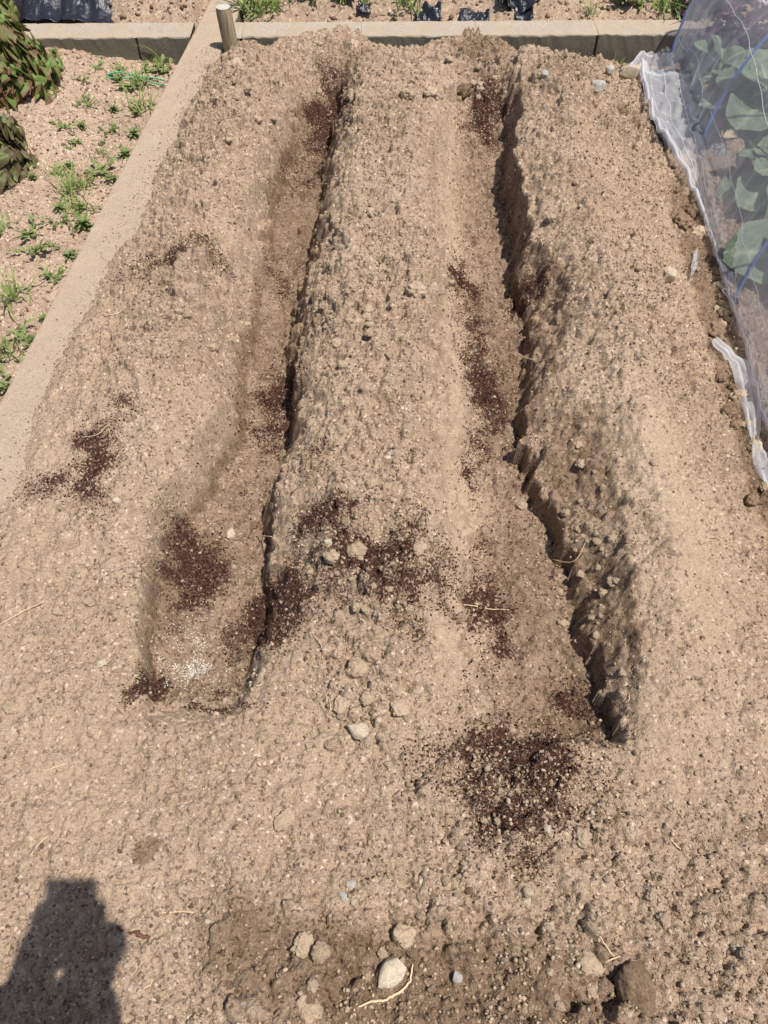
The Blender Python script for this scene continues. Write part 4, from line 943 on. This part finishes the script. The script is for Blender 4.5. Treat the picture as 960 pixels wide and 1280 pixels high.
# torn strips of net along the right ridge
def strip(pix, wpx, label, seed, z=-.04):
    P_ = smooth_path([Vector((*on(px, py)[:2], max(on(px, py)[2], -.11) + .018)) for px, py in pix], 10); n = len(P_); W2 = 8; V = []; g_ = []
    for i, q in enumerate(P_):
        t = i / (n - 1); w_ = wpx / FOC * 1.9 * math.sin(math.pi * min(.97, .08 + t * .88)) ** .6
        for j in range(W2):
            s = j / (W2 - 1) - .5; V.append((q.x + s * w_, q.y + s * .01, q.z + .008 * math.sin(j * 2.2 + seed + t * 6) + .012 * mnoise.noise(Vector((j * .8, t * 9, seed))))); g_.append(.12 + .3 * (j % 2))
    c = np.array(P_[0]); idn = np.arange(n * W2).reshape(n, W2); f = np.stack([idn[:-1, :-1], idn[:-1, 1:], idn[1:, 1:], idn[1:, :-1]], -1).reshape(-1, 4)
    me_ = from_np('net_strip', np.array(V) - c, f); attr(me_, 'gather', g_); attr(me_, 'thread', np.zeros(len(V))); o = link_mesh('net_strip', me_, M_NET); o.location = c; tag(o, label, 'net scrap')
strip([(890,430),(908,448),(922,462),(932,500),(938,530),(942,560)], 26, 'torn strip of white netting hanging down at the right edge, upper one', 1)
strip([(940,562),(950,580),(958,600),(975,640)], 26, 'short strip of white netting at the right edge below the torn one', 2)
strip([(868,318),(866,335),(862,352)], 12, 'wispy scrap of netting caught on clods beside the net', 3)

# cabbages and purple plants under the net
def cabbage(x, y, r, h, label, seed, n=14, mat=M_CABB):
    rd = random.Random(seed); e = empty('cabbage_plant', (x, y, -.12)); tag(e, label, 'cabbage')
    for i in range(n):
        t = i / n; az = i * 2.4 + rd.gauss(0, .25); el = .15 + 1.1 * t; ln = r * (1.05 - .5 * t) * rd.uniform(.85, 1.15)
        me_ = leaves_mesh('leaf', [((0, 0, 0), az, el, rd.gauss(0, .25), dict(L_=ln, W_=ln * rd.uniform(.34, .42), nu=18, nv=13, ruffle=.09, rfreq=2.2, curl=rd.uniform(.5, 1.3), cup=.22, shape='spoon', seed=rd.random() * 9))])
        o = link_mesh('leaf', me_, mat, e); o.location = (0, 0, h * (.35 + .65 * t))
        if rd.random() < .0: pass
    link_mesh('stem', tube_mesh('stem', [(0, 0, -.02), (.005, 0, h * .5), (0, 0, h)], [.015, .014, .010], 8), M_CABB, e); return e
cabbage(1.44, 3.05, .29, .16, 'big grey-green cabbage behind the second hoop', 1, 16)
cabbage(1.36, 2.56, .25, .12, 'grey-green cabbage in front of the second hoop', 2, 16)
cabbage(1.33, 2.14, .27, .12, 'broad-leaved cabbage level with the third hoop', 3, 15)
cabbage(1.30, 1.72, .22, .10, 'cabbage nearest the camera at the right edge', 4, 14)
cabbage(1.34, 3.33, .20, .14, 'pale young cabbage just inside the first hoop', 6, 12)
cabbage(1.66, 3.42, .22, .16, 'small cabbage at the far end of the tunnel', 5, 12)
for i, (x, y, s, lb) in enumerate([(1.50, 3.50, 1.0, 'purple-leaved plant at the far end inside the net'), (1.72, 3.25, 1.1, 'purple-leaved plant behind the big cabbage'), (1.62, 4.05, 1.3, 'purple plant beyond the far kerb seen through the net'), (1.80, 3.72, 1.3, 'tallest purple plant at the upper right corner'), (1.42, 3.90, .8, 'small purple plant leaning over the far kerb')]):
    rd = random.Random(50 + i); sp = []
    for k_ in range(130):
        a = rd.uniform(0, 6.28); r = .15 * s * rd.random() ** .6; zz = .05 + .30 * s * rd.random()
        sp.append(((r * math.cos(a), r * math.sin(a), zz), a + rd.gauss(0, .8), rd.uniform(-.2, .9), rd.gauss(0, .5), dict(L_=rd.uniform(.04, .075), W_=.02, nu=7, nv=7, ruffle=.28, rfreq=3, curl=.7, cup=.2, seed=rd.random() * 9)))
    plant('purple_plant', (x, y, -.1), sp, M_PURP, lb, 'plant', stem_h=.3 * s)
# fallen dry leaf under the net
for (px, py, lb, az) in ((905, 172, 'dry buff leaf fallen among the cabbages', .4), (938, 128, 'curled yellow leaf on the big cabbage', 2.2)):
    p_ = G(px, py, -.02); me_ = leaves_mesh('dry_leaf', [((0, 0, 0), az, .2, .2, dict(L_=.08, W_=.025, nu=10, nv=7, ruffle=.25, curl=.9, cup=.4, seed=3))]); o = link_mesh('dry_leaf', me_, M_DRYLEAF); o.location = p_; tag(o, lb, 'leaf')

# ------------------------------------------------------------------ the photographer, whose shadow falls into the corner
M_SKIN = simple('skin', (.52, .33, .24), .5, .4, .06, 40); M_SHIRT = simple('grey_cotton', (.20, .21, .24), .9, .2, .1, 200); M_TROU = simple('dark_denim', (.05, .06, .09), .9, .2, .15, 200)
M_SHOE = simple('rubber', (.06, .05, .045), .7, .3, .2); M_HAIR = simple('dark_hair', (.02, .015, .012), .5, .4, .2, 200)
person = empty('person', (-.14, -.46, 0)); tag(person, 'person in grey shirt and dark trousers standing behind the camera, photographing the bed', 'person')
def skin(name, verts, edges, rootv, mat, parent, sub=2):
    me_ = bpy.data.meshes.new(name); me_.from_pydata([v[:3] for v in verts], edges, []); o = link_mesh(name, me_, mat, parent)
    sk_ = o.modifiers.new('skin', 'SKIN'); sk_.use_smooth_shade = True
    for i, v in enumerate(verts):
        d_ = me_.skin_vertices[0].data[i]; r = v[3]; d_.radius = (r if len(v) < 5 else v[4], r) if len(v) > 4 else (r, r)
    me_.skin_vertices[0].data[rootv].use_root = True
    m2 = o.modifiers.new('sub', 'SUBSURF'); m2.levels = sub; m2.render_levels = sub; return o
# joints relative to the empty (x right, y forward); the phone is at (0,.46,1.5)
bv = [(0,0,.95,.13),(0,.0,1.12,.13),(0,-.01,1.30,.15),(0,-.01,1.43,.09),(0,.0,1.50,.055),(0,.03,1.60,.085),(0,.04,1.68,.095),(0,.04,1.74,.07),
      (.17,-.01,1.40,.06),(.06,.28,1.13,.052),(.10,.38,1.27,.045),(.19,.43,1.42,.032),
      (-.17,-.01,1.40,.06),(-.12,.20,1.16,.052),(.02,.36,1.28,.045),(.07,.43,1.42,.032),
      (.10,0,.88,.095),(.11,.02,.50,.062),(.11,-.01,.09,.042),(.12,.10,.045,.036),(.12,.17,.035,.028),
      (-.10,0,.88,.095),(-.12,.02,.50,.062),(-.12,-.01,.09,.042),(-.13,.10,.045,.036),(-.13,.17,.035,.028)]
be = [(0,1),(1,2),(2,3),(3,4),(4,5),(5,6),(6,7),(3,8),(8,9),(9,10),(10,11),(3,12),(12,13),(13,14),(14,15),(0,16),(16,17),(17,18),(18,19),(19,20),(0,21),(21,22),(22,23),(23,24),(24,25)]
body = skin('body', bv, be, 0, M_SKIN, person)
# shirt and trousers: slightly larger skins over the body
sv = [(0,0,.90,.145),(0,0,1.12,.145),(0,-.01,1.30,.162),(0,-.01,1.42,.10),(.18,-.01,1.39,.072),(.06,.28,1.13,.080),(.10,.38,1.27,.066),(-.18,-.01,1.39,.072),(-.10,.20,1.16,.125),(.02,.36,1.28,.085),(.045,.325,1.235,.10),(.065,.375,1.32,.055)]  # end joints are an added, unseen bulge filling the arms' cast shadow
skin('shirt', sv, [(2,10),(10,11),(0,1),(1,2),(2,3),(3,4),(4,5),(5,6),(3,7),(7,8),(8,9)], 0, M_SHIRT, person)
tv = [(0,0,.96,.15),(.10,0,.84,.11),(.11,.02,.50,.076),(.11,-.01,.12,.062),(-.10,0,.84,.11),(-.12,.02,.50,.076),(-.12,-.01,.12,.062)]
skin('trousers', tv, [(0,1),(1,2),(2,3),(0,4),(4,5),(5,6)], 0, M_TROU, person)
for s_ in (-1, 1): skin('shoe', [(s_ * .12,-.05,.05,.042),(s_ * .12,.06,.045,.046),(s_ * .125,.19,.035,.036)], [(0,1),(1,2)], 0, M_SHOE, person)
hv, hf = ico(3); hv = hv * np.array([.098, .112, .105]) + np.array([0, .022, 1.715]); keepf = [f_ for f_ in hf if not (hv[f_].mean(0)[1] > .07 and hv[f_].mean(0)[2] < 1.745) and hv[f_].mean(0)[2] > 1.64]
link_mesh('hair', from_np('hair', hv, np.array(keepf)), M_HAIR, person)
b = bmesh.new()
for s_ in (-1, 1):
    bmesh.ops.create_uvsphere(b, u_segments=12, v_segments=8, radius=.012, matrix=__import__('mathutils').Matrix.Translation((s_ * .032, .118, 1.66)))
link_mesh('eyes', bm_mesh('eyes', b, True), simple('eye', (.7, .7, .7), .2, .5, .02), person)
skin('nose', [(0, .12, 1.655, .012), (0, .142, 1.625, .014)], [(0, 1)], 0, M_SKIN, person)
skin('mouth', [(-.022, .118, 1.593, .006), (0, .126, 1.591, .008), (.022, .118, 1.593, .006)], [(0, 1), (1, 2)], 1, simple('lips', (.5, .22, .18), .5, .4, .05), person)
# hands: palms either side of the phone, fingers behind it (all behind the lens)
cr = cam.rotation_euler.to_matrix(); camo = Vector((0, 0, CH)); po = Vector((-.14, -.46, 0))
def cw(x, y, z): return tuple(camo + cr @ Vector((x, y, z)) - po)
for s_ in (-1, 1):
    wrist = (.13 + s_ * .06, .43, 1.42)
    vv = [(*wrist, .024), (*cw(s_ * .062, -.085, .02), .022), (*cw(s_ * .052, -.055, .018), .020)]; ee = [(0, 1), (1, 2)]
    for q in range(4):
        y0 = -.075 + q * .020; L_ = (.8, 1.0, 1.05, .9)[q]; i0 = len(vv)
        vv += [(*cw(s_ * .056, y0, .022), .0095), (*cw(s_ * .052, y0 + .012, .003), .0085), (*cw(s_ * (.045 - .006 * L_), y0 + .016, -.0), .0080)]
        ee += [(2, i0), (i0, i0 + 1), (i0 + 1, i0 + 2)]
    i0 = len(vv); vv += [(*cw(s_ * .045, -.075, .030), .012), (*cw(s_ * .028, -.052, .030), .010), (*cw(s_ * .016, -.035, .028), .009)]; ee += [(1, i0), (i0, i0 + 1), (i0 + 1, i0 + 2)]
    skin('hand', vv, ee, 0, M_SKIN, person, 1)
ph = empty('phone', (0, 0, CH)); ph.rotation_euler = cam.rotation_euler; tag(ph, 'dark phone held up in both hands taking the picture', 'phone')
def rbox(w_, h_, d_, bev, off_):
    b_ = bmesh.new(); bmesh.ops.create_cube(b_, size=1); bmesh.ops.scale(b_, vec=(w_, h_, d_), verts=b_.verts)
    bmesh.ops.bevel(b_, geom=b_.edges[:], offset=bev, segments=3, affect='EDGES'); bmesh.ops.translate(b_, vec=off_, verts=b_.verts); return b_
link_mesh('case', bm_mesh('case', rbox(.090, .152, .008, .0035, (0, -.030, .0095)), True), M_CLIPB, ph)
link_mesh('screen', bm_mesh('screen', rbox(.070, .140, .001, .0004, (0, -.030, .0143))), M_FILM, ph)
